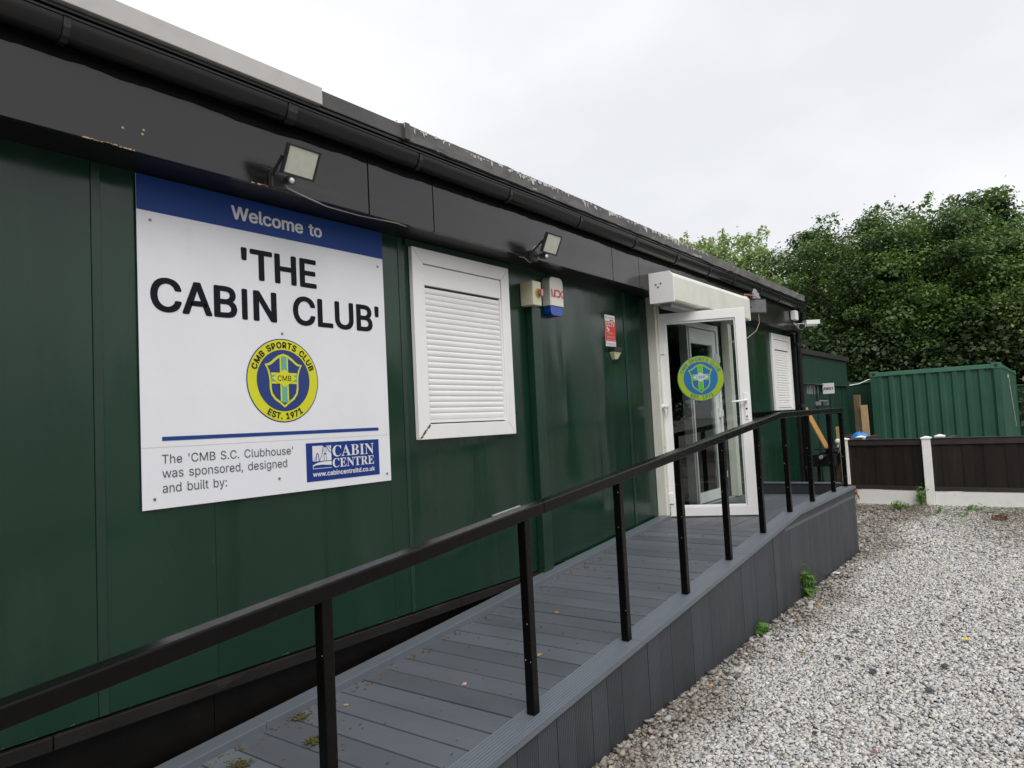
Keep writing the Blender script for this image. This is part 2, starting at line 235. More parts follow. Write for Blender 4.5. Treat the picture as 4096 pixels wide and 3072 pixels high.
# ---------------------------------------------------------------- lettering (outlines kept as numbers)
GLYPHS = {
1: {
39: (206, [78,318,70,509,136,509,128,318], [[0,2,1],[0,3,2]]),
44: (188, [38,-119,68,71,137,71,84,-119], [[0,2,1],[0,3,2]]),
46: (188, [95,-4,78,-1,63,9,53,24,50,41,53,59,63,73,78,83,95,87,113,83,128,73,138,59,141,41,138,24,128,9,113,-1], [[7,9,8],[6,9,7],[6,10,9],[5,10,6],[5,11,10],[4,11,5],[4,12,11],[3,12,4],[3,13,12],[2,13,3],[2,14,13],[1,14,2],[1,15,14],[0,15,1]]),
48: (453, [227,-7,174,1,130,24,95,62,69,113,53,178,48,254,53,330,69,395,95,447,130,484,174,508,227,516,279,508,323,484,358,447,384,395,400,330,405,254,400,178,384,113,359,62,323,24,279,1,227,50,261,56,290,74,313,103,330,144,340,194,344,254,340,314,330,365,313,405,290,435,261,453,227,460,192,453,163,435,140,405,123,365,113,314,109,254,113,194,123,144,140,103,163,74,192,56], [[11,13,12],[10,13,11],[10,14,13],[9,14,10],[9,36,14],[36,15,14],[9,37,36],[35,15,36],[9,38,37],[34,15,35],[8,38,9],[34,16,15],[8,39,38],[33,16,34],[8,40,39],[32,16,33],[7,40,8],[32,17,16],[7,41,40],[31,17,32],[6,41,7],[31,18,17],[6,42,41],[30,18,31],[5,42,6],[5,43,42],[29,18,30],[29,19,18],[5,44,43],[28,19,29],[4,44,5],[28,20,19],[4,45,44],[27,20,28],[3,45,4],[27,21,20],[3,46,45],[26,21,27],[3,47,46],[25,21,26],[2,47,3],[25,22,21],[2,24,47],[24,22,25],[2,22,24],[1,22,2],[1,23,22],[1,0,23]]),
49: (453, [76,0,76,55,391,55,391,0,276,509,276,0,212,0,212,448,209,448,86,358,86,427,198,509], [[10,4,11],[10,8,4],[8,7,4],[7,5,4],[10,9,8],[6,5,7],[0,2,1],[0,3,2]]),
50: (453, [64,0,64,47,234,229,261,257,282,282,299,305,311,327,318,348,320,371,317,397,308,419,293,436,273,449,250,457,224,460,196,457,172,447,153,433,139,413,130,390,127,362,66,362,71,405,86,442,111,473,143,496,182,511,225,516,268,511,306,497,337,474,361,445,376,411,381,372,378,345,371,318,357,290,336,259,306,223,267,180,153,60,153,57,389,57,389,0], [[26,28,27],[26,29,28],[25,29,26],[25,30,29],[24,30,25],[24,31,30],[23,15,24],[15,14,24],[14,13,24],[13,31,24],[12,31,13],[23,16,15],[11,31,12],[23,17,16],[11,32,31],[22,17,23],[10,32,11],[22,18,17],[9,32,10],[22,19,18],[9,33,32],[21,19,22],[8,33,9],[21,20,19],[8,34,33],[7,34,8],[6,34,7],[6,35,34],[5,35,6],[5,36,35],[4,36,5],[4,37,36],[3,37,4],[3,38,37],[2,38,3],[1,38,2],[1,39,38],[1,40,39],[1,41,40],[1,42,41],[1,43,42],[0,43,1]]),
51: (453, [218,-7,173,-3,133,10,98,30,70,57,52,91,44,132,109,132,115,107,126,87,144,71,165,59,191,52,219,50,248,53,275,61,297,74,315,93,325,116,329,145,326,172,316,196,299,217,275,234,242,244,201,248,157,248,157,299,288,448,288,452,70,452,70,509,372,509,372,461,211,278,211,289,264,288,308,276,344,253,371,222,387,186,393,145,387,103,370,66,344,36,309,12,266,-2], [[30,32,31],[30,33,32],[30,29,33],[29,28,33],[28,34,33],[27,35,28],[35,34,28],[26,35,27],[26,36,35],[26,37,36],[26,38,37],[26,25,38],[25,24,38],[24,39,38],[23,39,24],[22,39,23],[22,40,39],[21,40,22],[20,40,21],[20,41,40],[19,41,20],[18,41,19],[18,42,41],[5,7,6],[5,8,7],[17,42,18],[5,9,8],[17,43,42],[16,43,17],[4,9,5],[4,10,9],[15,43,16],[4,11,10],[15,44,43],[14,44,15],[4,12,11],[3,12,4],[13,44,14],[3,13,12],[3,44,13],[3,45,44],[2,45,3],[2,46,45],[1,46,2],[1,0,46]]),
55: (453, [97,0,323,448,323,452,62,452,62,509,391,509,391,449,165,0], [[3,5,4],[3,2,5],[2,6,5],[1,6,2],[1,7,6],[0,7,1]]),
57: (453, [226,516,271,510,310,494,343,468,368,434,384,393,389,347,385,309,373,270,350,224,315,168,200,0,130,0,301,248,307,248,299,234,287,221,273,210,257,202,238,196,218,195,175,199,137,214,106,237,83,269,68,307,64,352,69,397,85,436,110,469,143,494,182,510,226,460,199,457,174,446,154,429,138,407,129,381,125,352,129,322,138,295,154,274,174,257,199,247,226,243,254,247,279,257,299,273,314,295,324,321,327,350,324,381,314,407,299,429,279,446,254,457], [[31,1,0],[30,1,31],[30,2,1],[29,2,30],[29,3,2],[28,33,29],[33,32,29],[32,3,29],[32,55,3],[55,4,3],[28,34,33],[54,4,55],[28,35,34],[53,4,54],[27,35,28],[53,5,4],[27,36,35],[52,5,53],[27,37,36],[51,5,52],[26,37,27],[51,6,5],[26,38,37],[50,6,51],[25,38,26],[25,39,38],[49,6,50],[49,7,6],[25,40,39],[48,7,49],[48,8,7],[24,40,25],[24,41,40],[47,8,48],[24,42,41],[46,8,47],[46,14,8],[14,9,8],[23,42,24],[23,43,42],[45,13,46],[13,14,46],[45,17,13],[17,12,13],[15,9,14],[23,44,43],[44,17,45],[23,17,44],[22,17,23],[16,9,15],[16,10,9],[17,10,16],[21,17,22],[21,18,17],[12,10,17],[21,19,18],[20,19,21],[12,11,10]]),
58: (188, [95,271,78,274,63,284,53,299,50,316,53,334,63,349,78,359,95,362,113,359,128,349,138,334,141,316,138,299,128,284,113,274,95,-4,78,-1,63,9,53,24,50,41,53,59,63,73,78,83,95,87,113,83,128,73,138,59,141,41,138,24,128,9,113,-1], [[23,25,24],[22,25,23],[22,26,25],[21,26,22],[21,27,26],[20,27,21],[20,28,27],[19,28,20],[19,29,28],[18,29,19],[18,30,29],[17,30,18],[17,31,30],[16,31,17],[7,9,8],[6,9,7],[6,10,9],[5,10,6],[5,11,10],[4,11,5],[4,12,11],[3,12,4],[3,13,12],[2,13,3],[2,14,13],[1,14,2],[1,15,14],[0,15,1]]),
65: (480, [16,0,201,509,276,509,463,0,395,0,287,302,276,334,264,372,250,420,232,478,245,478,228,419,213,371,201,333,191,302,85,0,110,142,110,199,370,199,370,142], [[0,9,1],[9,2,1],[9,10,2],[10,3,2],[0,17,9],[17,11,9],[11,8,9],[11,8,10],[8,18,10],[18,3,10],[7,18,8],[17,12,11],[6,18,7],[17,13,12],[5,18,6],[17,14,13],[17,16,14],[16,15,14],[4,19,5],[19,18,5],[0,16,17],[16,18,17],[16,19,18],[19,3,18],[0,15,16],[4,3,19]]),
66: (456, [60,0,60,509,241,509,289,504,329,491,359,469,381,442,394,410,398,374,395,344,387,320,373,301,356,286,336,275,315,267,315,262,339,257,363,245,385,227,402,203,414,173,418,136,413,100,400,67,377,39,344,18,301,4,247,0,125,57,245,57,296,63,330,80,349,105,355,137,352,161,342,184,327,203,306,218,279,228,248,231,125,231,125,285,238,285,265,288,288,296,308,309,323,326,333,348,336,372,330,403,313,429,283,446,240,452,125,452], [[0,53,1],[53,2,1],[53,3,2],[53,4,3],[53,5,4],[53,52,5],[52,6,5],[0,41,53],[51,6,52],[50,6,51],[50,7,6],[49,7,50],[49,8,7],[48,8,49],[48,9,8],[47,9,48],[46,9,47],[46,10,9],[45,10,46],[45,11,10],[44,11,45],[44,12,11],[43,12,44],[42,12,43],[42,13,12],[0,40,41],[40,42,41],[40,13,42],[40,14,13],[40,15,14],[40,16,15],[40,17,16],[40,39,17],[39,18,17],[0,28,40],[38,18,39],[37,18,38],[37,19,18],[36,19,37],[36,20,19],[35,20,36],[34,20,35],[34,21,20],[33,21,34],[32,21,33],[32,22,21],[31,22,32],[31,23,22],[30,23,31],[30,24,23],[29,24,30],[0,29,28],[0,24,29],[0,25,24],[0,26,25],[0,27,26]]),
67: (510, [267,-7,205,1,150,25,104,63,70,115,48,179,40,254,48,329,70,393,104,445,150,484,205,508,267,516,305,513,340,504,373,490,402,471,427,447,448,418,463,385,473,348,408,348,401,373,389,395,375,413,357,428,337,440,315,449,292,454,267,456,223,450,184,432,150,403,125,364,109,314,103,254,109,194,125,145,151,105,184,76,223,59,267,53,292,55,315,60,337,69,357,81,375,96,389,114,401,136,408,160,473,160,463,124,448,91,428,62,402,38,373,19,341,5,305,-4], [[11,13,12],[11,14,13],[10,14,11],[10,15,14],[10,16,15],[9,16,10],[9,29,16],[29,17,16],[9,30,29],[28,17,29],[27,17,28],[9,31,30],[26,17,27],[26,18,17],[8,31,9],[25,18,26],[8,32,31],[24,18,25],[24,19,18],[23,19,24],[8,33,32],[22,19,23],[7,33,8],[22,20,19],[21,20,22],[7,34,33],[6,34,7],[6,35,34],[5,35,6],[5,36,35],[5,37,36],[4,37,5],[48,50,49],[48,51,50],[4,38,37],[47,51,48],[47,52,51],[3,38,4],[46,52,47],[3,39,38],[45,52,46],[45,53,52],[44,53,45],[3,40,39],[43,53,44],[2,40,3],[43,54,53],[42,54,43],[2,41,40],[41,54,42],[2,54,41],[2,55,54],[1,55,2],[1,56,55],[1,57,56],[0,57,1]]),
69: (419, [60,0,60,509,372,509,372,452,125,452,125,286,355,286,355,229,125,229,125,57,375,57,375,0], [[0,4,1],[4,2,1],[4,3,2],[0,5,4],[0,8,5],[8,6,5],[8,7,6],[0,9,8],[0,10,9],[0,11,10]]),
72: (517, [60,0,60,509,125,509,125,289,392,289,392,509,457,509,457,0,392,0,392,232,125,232,125,0], [[0,2,1],[0,3,2],[4,6,5],[4,7,6],[0,10,3],[10,4,3],[10,9,4],[9,7,4],[0,11,10],[8,7,9]]),
73: (252, [97,0,97,509,155,509,155,0], [[0,1,2,3]]),
76: (393, [60,0,60,509,125,509,125,57,361,57,361,0], [[0,2,1],[0,3,2],[0,4,3],[0,5,4]]),
77: (642, [60,0,60,509,140,509,321,120,502,509,582,509,582,0,524,0,524,392,347,20,295,20,118,392,118,0], [[0,1,2,3,4,5,6,7,8,9,10,11,12]]),
78: (523, [60,0,60,509,136,509,343,183,352,169,363,151,375,130,388,107,401,82,414,55,405,54,402,81,401,108,400,134,399,157,399,178,399,195,399,509,463,509,463,0,387,0,202,290,190,310,177,331,164,354,148,381,130,413,108,452,119,454,121,417,122,384,123,354,124,328,125,307,125,291,125,0], [[0,27,1],[27,2,1],[27,28,2],[28,3,2],[16,18,17],[16,19,18],[29,26,28],[26,3,28],[0,29,27],[29,26,27],[0,30,29],[25,3,26],[0,31,30],[24,3,25],[23,3,24],[0,32,31],[22,3,23],[0,33,32],[21,3,22],[0,34,33],[0,35,34],[20,3,21],[15,19,16],[20,4,3],[14,19,15],[20,5,4],[13,19,14],[20,6,5],[12,19,13],[20,7,6],[11,19,12],[20,8,7],[20,10,8],[10,9,8],[10,19,11],[20,19,10]]),
79: (533, [267,-7,205,1,150,25,105,63,70,115,48,179,40,254,48,329,70,393,105,445,150,484,205,508,267,516,329,508,384,484,429,445,464,393,486,329,493,254,486,179,464,115,429,63,384,25,329,1,267,53,310,59,349,76,383,105,408,144,425,194,430,254,425,314,408,365,383,404,349,433,310,450,267,456,223,450,184,433,151,404,125,364,109,314,103,254,109,194,125,144,151,105,184,76,223,59], [[11,13,12],[10,13,11],[10,14,13],[9,14,10],[9,36,14],[36,15,14],[9,37,36],[35,15,36],[34,15,35],[9,38,37],[8,38,9],[34,16,15],[33,16,34],[8,39,38],[32,16,33],[8,40,39],[7,40,8],[32,17,16],[31,17,32],[7,41,40],[6,41,7],[31,18,17],[30,18,31],[6,42,41],[5,42,6],[5,43,42],[29,18,30],[29,19,18],[5,44,43],[28,19,29],[4,44,5],[28,20,19],[4,45,44],[27,20,28],[3,45,4],[27,21,20],[3,46,45],[26,21,27],[3,47,46],[25,21,26],[25,22,21],[2,47,3],[2,24,47],[24,22,25],[2,22,24],[1,22,2],[1,23,22],[1,0,23]]),
80: (445, [60,0,60,509,235,509,289,503,332,487,366,462,390,430,404,391,409,348,404,304,390,265,366,233,332,207,289,191,235,186,109,186,109,242,233,242,269,246,297,256,318,272,333,294,342,319,344,348,342,376,333,402,318,423,297,439,268,449,232,452,125,452,125,0], [[0,30,1],[30,2,1],[30,3,2],[30,4,3],[30,5,4],[30,29,5],[29,28,5],[28,6,5],[0,16,30],[16,31,30],[27,6,28],[26,6,27],[26,7,6],[25,7,26],[24,7,25],[24,8,7],[23,8,24],[22,8,23],[22,9,8],[21,9,22],[21,10,9],[20,10,21],[19,10,20],[19,11,10],[18,11,19],[17,11,18],[0,15,16],[31,17,16],[31,14,17],[14,11,17],[14,12,11],[14,13,12],[0,14,15],[0,31,14]]),
82: (449, [60,0,60,509,236,509,290,504,333,489,367,465,390,433,405,395,409,352,405,309,390,271,367,240,333,217,289,203,236,198,96,198,96,255,234,255,269,258,298,267,319,281,334,300,342,324,345,352,342,380,334,405,319,425,298,440,269,449,233,452,125,452,125,0,353,0,230,229,303,229,428,0], [[0,16,1],[16,30,1],[30,2,1],[30,3,2],[30,4,3],[30,5,4],[30,29,5],[29,28,5],[28,6,5],[16,31,30],[27,6,28],[26,6,27],[26,7,6],[25,7,26],[24,7,25],[24,8,7],[23,8,24],[22,8,23],[22,9,8],[21,9,22],[21,10,9],[20,10,21],[19,10,20],[19,11,10],[18,11,19],[17,11,18],[0,15,16],[31,17,16],[31,33,17],[33,11,17],[33,34,11],[34,12,11],[31,14,33],[14,32,33],[35,12,34],[13,35,12],[14,35,13],[0,14,15],[0,31,14],[32,35,14]]),
83: (447, [224,-9,172,-4,128,9,91,31,64,60,46,96,38,137,104,137,110,110,123,88,142,71,166,59,194,52,224,49,257,52,286,60,311,74,329,92,341,114,346,139,342,161,332,179,316,193,296,205,272,214,245,222,184,239,128,260,86,289,60,326,52,372,58,413,75,448,102,476,138,498,180,511,227,516,275,511,316,498,351,476,377,449,394,415,401,378,337,378,326,412,302,437,267,453,225,459,194,456,167,448,145,435,129,418,118,398,115,376,119,352,131,334,148,319,169,308,191,300,212,293,264,279,287,272,312,264,336,252,359,238,379,220,395,198,405,171,408,139,403,99,386,64,360,34,323,11,278,-4], [[35,37,36],[34,37,35],[34,38,37],[33,38,34],[33,39,38],[33,40,39],[32,47,33],[47,40,33],[32,48,47],[46,40,47],[32,49,48],[45,40,46],[45,41,40],[31,49,32],[31,50,49],[44,41,45],[31,51,50],[31,52,51],[44,42,41],[30,52,31],[43,42,44],[30,53,52],[30,54,53],[29,54,30],[29,55,54],[29,56,55],[28,56,29],[28,57,56],[28,58,57],[28,59,58],[28,60,59],[27,60,28],[27,61,60],[27,62,61],[27,63,62],[26,63,27],[26,64,63],[25,64,26],[25,65,64],[24,65,25],[24,66,65],[23,66,24],[22,66,23],[22,67,66],[21,67,22],[20,67,21],[20,68,67],[19,68,20],[18,68,19],[18,69,68],[5,7,6],[5,8,7],[17,69,18],[5,9,8],[17,70,69],[4,9,5],[16,70,17],[4,10,9],[15,70,16],[4,11,10],[15,71,70],[14,71,15],[3,11,4],[3,12,11],[13,71,14],[3,13,12],[3,71,13],[3,72,71],[2,72,3],[2,73,72],[1,73,2],[1,0,73]]),
84: (449, [32,452,32,509,417,509,417,452,257,452,257,0,193,0,193,452], [[0,2,1],[0,3,2],[7,3,0],[6,4,7],[4,3,7],[6,5,4]]),
85: (517, [259,-8,203,-2,154,15,114,43,85,80,66,124,60,173,60,509,124,509,124,178,128,144,141,113,160,87,187,68,220,56,259,52,298,56,331,68,357,87,377,113,389,144,393,178,393,509,457,509,457,173,451,124,433,80,403,43,363,15,315,-2], [[6,8,7],[6,9,8],[21,23,22],[21,24,23],[6,10,9],[20,24,21],[5,10,6],[20,25,24],[5,11,10],[19,25,20],[19,26,25],[4,11,5],[4,12,11],[18,26,19],[4,13,12],[17,26,18],[3,13,4],[17,27,26],[3,14,13],[16,27,17],[3,15,14],[15,27,16],[3,27,15],[2,27,3],[2,28,27],[1,28,2],[1,29,28],[0,29,1]]),
86: (480, [204,0,16,509,84,509,192,206,203,176,215,137,230,89,248,31,235,31,252,90,267,138,279,176,290,206,395,509,463,509,278,0], [[0,2,1],[0,3,2],[12,14,13],[12,15,14],[0,4,3],[11,15,12],[10,15,11],[0,5,4],[9,15,10],[0,6,5],[8,7,9],[7,15,9],[0,7,6],[0,15,7]]),
87: (686, [155,0,16,509,82,509,163,196,170,171,175,145,181,120,187,94,192,67,197,40,189,40,194,67,200,94,205,120,211,145,218,171,224,196,306,509,380,509,462,196,468,171,474,145,480,120,486,94,492,67,497,40,488,40,493,67,499,94,504,120,510,145,517,171,523,196,603,509,670,509,530,0,455,0,368,323,359,356,351,391,344,431,336,475,350,475,342,433,335,395,327,359,318,323,230,0], [[0,2,1],[0,3,2],[16,41,17],[41,18,17],[41,42,18],[42,19,18],[32,34,33],[32,35,34],[16,43,41],[43,40,41],[43,40,42],[40,19,42],[16,44,43],[39,19,40],[16,45,44],[38,19,39],[16,46,45],[37,19,38],[16,47,46],[36,19,37],[0,4,3],[15,47,16],[36,20,19],[31,35,32],[0,5,4],[14,47,15],[36,21,20],[30,35,31],[0,6,5],[13,47,14],[36,22,21],[29,35,30],[0,7,6],[12,47,13],[36,23,22],[28,35,29],[0,8,7],[11,47,12],[36,24,23],[27,35,28],[0,10,8],[10,9,8],[10,47,11],[36,26,24],[26,25,24],[26,35,27],[0,47,10],[36,35,26]]),
89: (472, [203,0,203,208,16,509,91,509,192,344,208,318,222,292,236,264,250,230,224,230,237,265,251,293,265,318,280,344,381,509,455,509,268,208,268,0], [[1,3,2],[1,4,3],[13,15,14],[13,16,15],[1,5,4],[12,16,13],[11,16,12],[1,6,5],[10,16,11],[1,7,6],[9,8,10],[8,16,10],[1,8,7],[1,16,8],[0,16,1],[0,17,16]]),
97: (389, [160,-9,126,-5,94,5,68,22,48,45,35,73,30,108,34,138,43,161,58,179,78,193,100,203,125,211,152,216,178,220,209,224,234,227,252,230,265,235,273,243,276,255,276,257,273,279,267,297,256,311,240,322,220,329,196,331,171,329,149,322,132,313,118,301,107,288,100,274,41,291,57,322,79,346,104,364,133,375,163,382,194,384,215,383,239,379,263,372,286,360,306,343,322,320,333,290,337,251,337,0,277,0,277,52,272,52,264,38,252,25,236,12,215,1,190,-6,170,45,202,49,228,59,248,74,263,93,272,115,276,138,276,190,270,186,259,182,246,179,231,176,216,173,200,171,186,169,175,168,154,164,134,159,117,150,103,139,95,124,92,105,94,87,102,72,114,61,130,52,149,47], [[39,41,40],[39,42,41],[38,42,39],[38,43,42],[37,43,38],[37,44,43],[36,44,37],[36,45,44],[35,45,36],[35,27,45],[27,46,45],[35,28,27],[26,46,27],[35,29,28],[25,46,26],[35,30,29],[34,30,35],[24,46,25],[24,47,46],[34,31,30],[23,47,24],[34,32,31],[22,47,23],[33,32,34],[22,48,47],[21,48,22],[20,48,21],[19,48,20],[19,49,48],[18,49,19],[17,65,18],[65,49,18],[16,65,17],[15,65,16],[14,65,15],[13,65,14],[12,65,13],[11,65,12],[10,65,11],[9,65,10],[9,66,65],[64,49,65],[9,67,66],[9,68,67],[8,68,9],[8,69,68],[8,70,69],[8,71,70],[8,72,71],[8,73,72],[8,74,73],[8,75,74],[7,75,8],[7,76,75],[7,77,76],[7,78,77],[63,49,64],[6,78,7],[6,79,78],[62,49,63],[5,79,6],[5,80,79],[61,51,62],[51,49,62],[5,81,80],[60,51,61],[4,81,5],[4,82,81],[4,83,82],[59,52,60],[52,51,60],[4,84,83],[59,53,52],[50,49,51],[58,53,59],[4,58,84],[4,53,58],[3,53,4],[3,54,53],[3,55,54],[2,55,3],[2,56,55],[1,56,2],[1,57,56],[0,57,1]]),
98: (424, [229,-8,198,-5,172,4,153,17,138,31,127,46,118,59,112,59,112,0,53,0,53,509,114,509,114,319,118,319,127,331,137,346,152,360,171,373,197,381,229,384,274,378,313,361,345,332,370,293,385,245,390,189,385,133,370,84,346,45,313,16,274,-2,220,47,253,51,279,66,301,88,316,117,325,151,328,189,325,227,316,261,301,290,280,311,253,325,220,330,188,325,161,312,140,291,125,263,116,229,113,189,116,150,125,115,140,86,162,65,188,51], [[9,11,10],[9,12,11],[18,20,19],[17,20,18],[17,21,20],[16,21,17],[16,22,21],[15,22,16],[14,22,15],[14,43,22],[43,42,22],[42,23,22],[13,43,14],[13,44,43],[13,45,44],[41,23,42],[9,13,12],[9,47,13],[47,46,13],[46,45,13],[40,23,41],[40,24,23],[39,24,40],[9,48,47],[38,24,39],[38,25,24],[9,49,48],[37,25,38],[9,50,49],[36,25,37],[36,26,25],[35,26,36],[9,51,50],[35,27,26],[34,27,35],[9,7,51],[7,52,51],[33,27,34],[7,53,52],[33,28,27],[32,28,33],[7,6,53],[6,54,53],[9,8,7],[5,54,6],[31,28,32],[5,31,54],[5,28,31],[4,28,5],[4,29,28],[3,29,4],[2,29,3],[2,30,29],[1,30,2],[1,0,30]]),
99: (396, [207,-8,159,-2,117,16,82,46,56,85,40,133,34,187,40,243,56,291,82,330,117,360,159,378,207,384,234,383,260,377,284,368,305,356,324,341,340,322,353,301,362,277,303,262,298,276,290,289,281,301,270,311,257,319,242,325,226,329,207,330,173,325,145,310,124,287,108,258,99,224,96,187,99,151,108,117,124,89,145,66,173,51,207,46,226,48,243,52,258,58,271,66,282,76,292,89,299,102,304,117,363,102,354,78,341,56,325,37,306,21,285,9,261,-1,235,-6], [[11,13,12],[11,14,13],[10,14,11],[10,15,14],[10,16,15],[9,16,10],[9,17,16],[9,29,17],[29,18,17],[8,30,9],[30,29,9],[28,18,29],[27,18,28],[8,31,30],[26,18,27],[26,19,18],[25,19,26],[24,19,25],[8,32,31],[23,19,24],[23,20,19],[7,32,8],[22,20,23],[7,33,32],[22,21,20],[7,34,33],[6,34,7],[6,35,34],[5,35,6],[5,36,35],[5,37,36],[4,37,5],[4,38,37],[48,50,49],[48,51,50],[47,51,48],[46,51,47],[4,39,38],[3,39,4],[46,52,51],[45,52,46],[44,52,45],[3,40,39],[43,52,44],[43,53,52],[42,53,43],[3,41,40],[41,53,42],[3,53,41],[2,53,3],[2,54,53],[2,55,54],[1,55,2],[1,56,55],[1,57,56],[0,57,1]]),
100: (424, [195,-8,151,-2,111,16,79,45,55,84,39,133,34,189,39,245,55,293,79,332,112,361,151,378,196,384,228,381,253,373,272,360,287,346,298,331,306,319,311,319,311,509,372,509,372,0,313,0,313,59,307,59,298,46,287,31,272,17,252,4,227,-5,205,47,236,51,263,65,284,86,299,115,309,150,312,189,309,229,300,263,284,291,263,312,237,325,205,330,172,325,145,311,124,290,108,261,99,227,96,189,99,151,109,117,124,88,145,66,172,51], [[19,21,20],[19,22,21],[11,13,12],[11,14,13],[10,14,11],[10,15,14],[9,15,10],[9,16,15],[9,17,16],[8,44,9],[44,43,9],[43,17,9],[43,18,17],[42,18,43],[41,18,42],[8,45,44],[41,19,18],[41,40,19],[40,39,19],[39,22,19],[8,46,45],[7,46,8],[7,47,46],[38,22,39],[7,48,47],[6,48,7],[37,22,38],[6,49,48],[6,50,49],[36,22,37],[5,50,6],[5,51,50],[35,22,36],[4,51,5],[4,52,51],[34,24,35],[24,22,35],[4,53,52],[33,24,34],[3,53,4],[3,54,53],[32,25,33],[25,24,33],[32,26,25],[23,22,24],[3,31,54],[31,26,32],[3,26,31],[3,27,26],[2,27,3],[2,28,27],[2,29,28],[1,29,2],[1,30,29],[0,30,1]]),
101: (404, [212,-8,161,-2,117,16,82,46,56,85,40,132,34,187,39,242,55,290,81,329,115,359,157,378,205,384,236,382,266,374,294,361,319,341,341,315,357,282,368,242,371,194,371,169,75,169,75,221,338,221,310,202,307,237,298,269,283,294,263,314,237,326,205,330,173,326,146,313,125,294,109,270,99,241,96,211,96,178,100,139,110,106,128,80,151,61,179,50,212,46,234,48,254,53,271,61,285,73,297,88,306,105,365,91,353,63,335,39,311,19,283,4,249,-5], [[11,13,12],[11,14,13],[10,14,11],[10,15,14],[10,16,15],[9,16,10],[9,31,16],[31,17,16],[9,32,31],[30,17,31],[8,32,9],[29,17,30],[8,33,32],[29,18,17],[28,18,29],[8,34,33],[27,18,28],[8,35,34],[7,35,8],[27,19,18],[7,36,35],[26,19,27],[26,24,19],[24,20,19],[6,23,7],[23,36,7],[23,37,36],[25,24,26],[6,22,23],[37,24,23],[37,20,24],[38,20,37],[38,21,20],[5,22,6],[39,21,38],[5,21,22],[5,39,21],[5,40,39],[4,40,5],[4,41,40],[49,51,50],[49,52,51],[48,52,49],[3,41,4],[3,42,41],[47,52,48],[47,53,52],[3,43,42],[46,53,47],[45,53,46],[3,44,43],[44,53,45],[3,53,44],[2,53,3],[2,54,53],[2,55,54],[1,55,2],[1,56,55],[0,56,1]]),
103: (425, [207,-151,168,-148,134,-140,105,-127,82,-110,64,-91,51,-69,101,-41,110,-53,122,-66,136,-78,154,-88,178,-95,207,-97,249,-92,282,-75,304,-47,311,-6,311,68,306,68,298,56,287,41,272,28,252,16,227,8,195,5,152,10,113,27,80,53,55,90,39,136,34,191,39,246,55,293,80,332,112,361,152,378,196,384,228,382,253,373,273,360,288,346,299,331,308,319,313,319,313,379,372,379,372,-9,367,-54,350,-90,324,-117,291,-136,251,-147,205,59,237,63,264,75,285,95,300,121,309,154,312,193,309,231,300,264,285,291,264,312,237,325,205,330,172,325,145,312,124,290,109,262,99,229,96,193,99,155,109,123,124,96,145,76,172,63], [[36,38,37],[36,39,38],[44,46,45],[44,47,46],[35,39,36],[35,40,39],[34,40,35],[34,41,40],[34,42,41],[33,66,34],[66,65,34],[65,42,34],[65,43,42],[64,43,65],[63,43,64],[33,67,66],[63,44,43],[63,62,44],[62,61,44],[61,60,44],[60,47,44],[33,68,67],[32,68,33],[32,69,68],[32,70,69],[31,70,32],[59,47,60],[31,71,70],[31,72,71],[58,47,59],[30,72,31],[30,73,72],[57,47,58],[29,73,30],[29,74,73],[56,18,57],[18,47,57],[29,75,74],[55,18,56],[28,75,29],[28,76,75],[54,19,55],[19,18,55],[54,20,19],[17,47,18],[28,53,76],[53,20,54],[28,20,53],[28,21,20],[27,21,28],[27,22,21],[27,23,22],[26,23,27],[26,24,23],[25,24,26],[16,47,17],[16,48,47],[6,8,7],[15,48,16],[6,9,8],[15,49,48],[6,10,9],[5,10,6],[14,49,15],[5,11,10],[5,12,11],[14,50,49],[4,12,5],[13,50,14],[4,13,12],[4,50,13],[3,50,4],[3,51,50],[2,51,3],[2,52,51],[1,52,2],[1,0,52]]),
104: (410, [114,227,114,0,53,0,53,509,114,509,114,287,102,287,124,332,152,362,187,379,227,384,264,380,295,369,321,349,341,321,353,285,357,240,357,0,296,0,296,235,290,275,273,304,246,323,210,329,184,326,161,317,141,303,126,283,117,257], [[2,4,3],[2,6,4],[6,5,4],[9,11,10],[9,12,11],[8,12,9],[8,13,12],[7,13,8],[7,23,13],[23,14,13],[6,25,7],[25,24,7],[24,23,7],[22,14,23],[21,14,22],[21,15,14],[6,26,25],[20,15,21],[6,27,26],[2,28,6],[28,27,6],[20,16,15],[19,16,20],[2,0,28],[19,17,16],[18,17,19],[2,1,0]]),
105: (167, [84,443,67,446,54,455,44,468,41,483,44,499,54,512,67,521,84,524,100,521,114,512,123,499,126,483,123,468,114,455,100,446,53,0,53,379,114,379,114,0], [[16,18,17],[16,19,18],[7,9,8],[6,9,7],[6,10,9],[5,10,6],[5,11,10],[4,11,5],[4,12,11],[3,12,4],[3,13,12],[2,13,3],[2,14,13],[1,14,2],[1,15,14],[0,15,1]]),
107: (381, [110,137,110,212,121,212,284,379,360,379,184,199,177,199,53,0,53,509,114,509,114,0,294,0,148,186,191,229,372,0], [[7,9,8],[7,1,9],[1,10,9],[2,4,3],[2,13,4],[13,5,4],[2,12,13],[5,14,13],[7,0,1],[10,2,1],[10,12,2],[0,5,6],[0,14,5],[10,11,12],[7,14,0],[10,14,7],[11,14,10]]),
108: (189, [139,-2,101,3,74,20,58,47,53,84,53,509,114,509,114,99,115,77,120,62,130,54,146,52,154,52,160,53,165,53,170,54,181,3,172,1,162,-1,151,-2], [[4,6,5],[4,7,6],[4,8,7],[3,8,4],[3,9,8],[3,10,9],[3,11,10],[14,16,15],[13,16,14],[12,16,13],[11,16,12],[3,16,11],[2,16,3],[1,16,2],[0,16,1],[0,17,16],[0,18,17],[0,19,18]]),
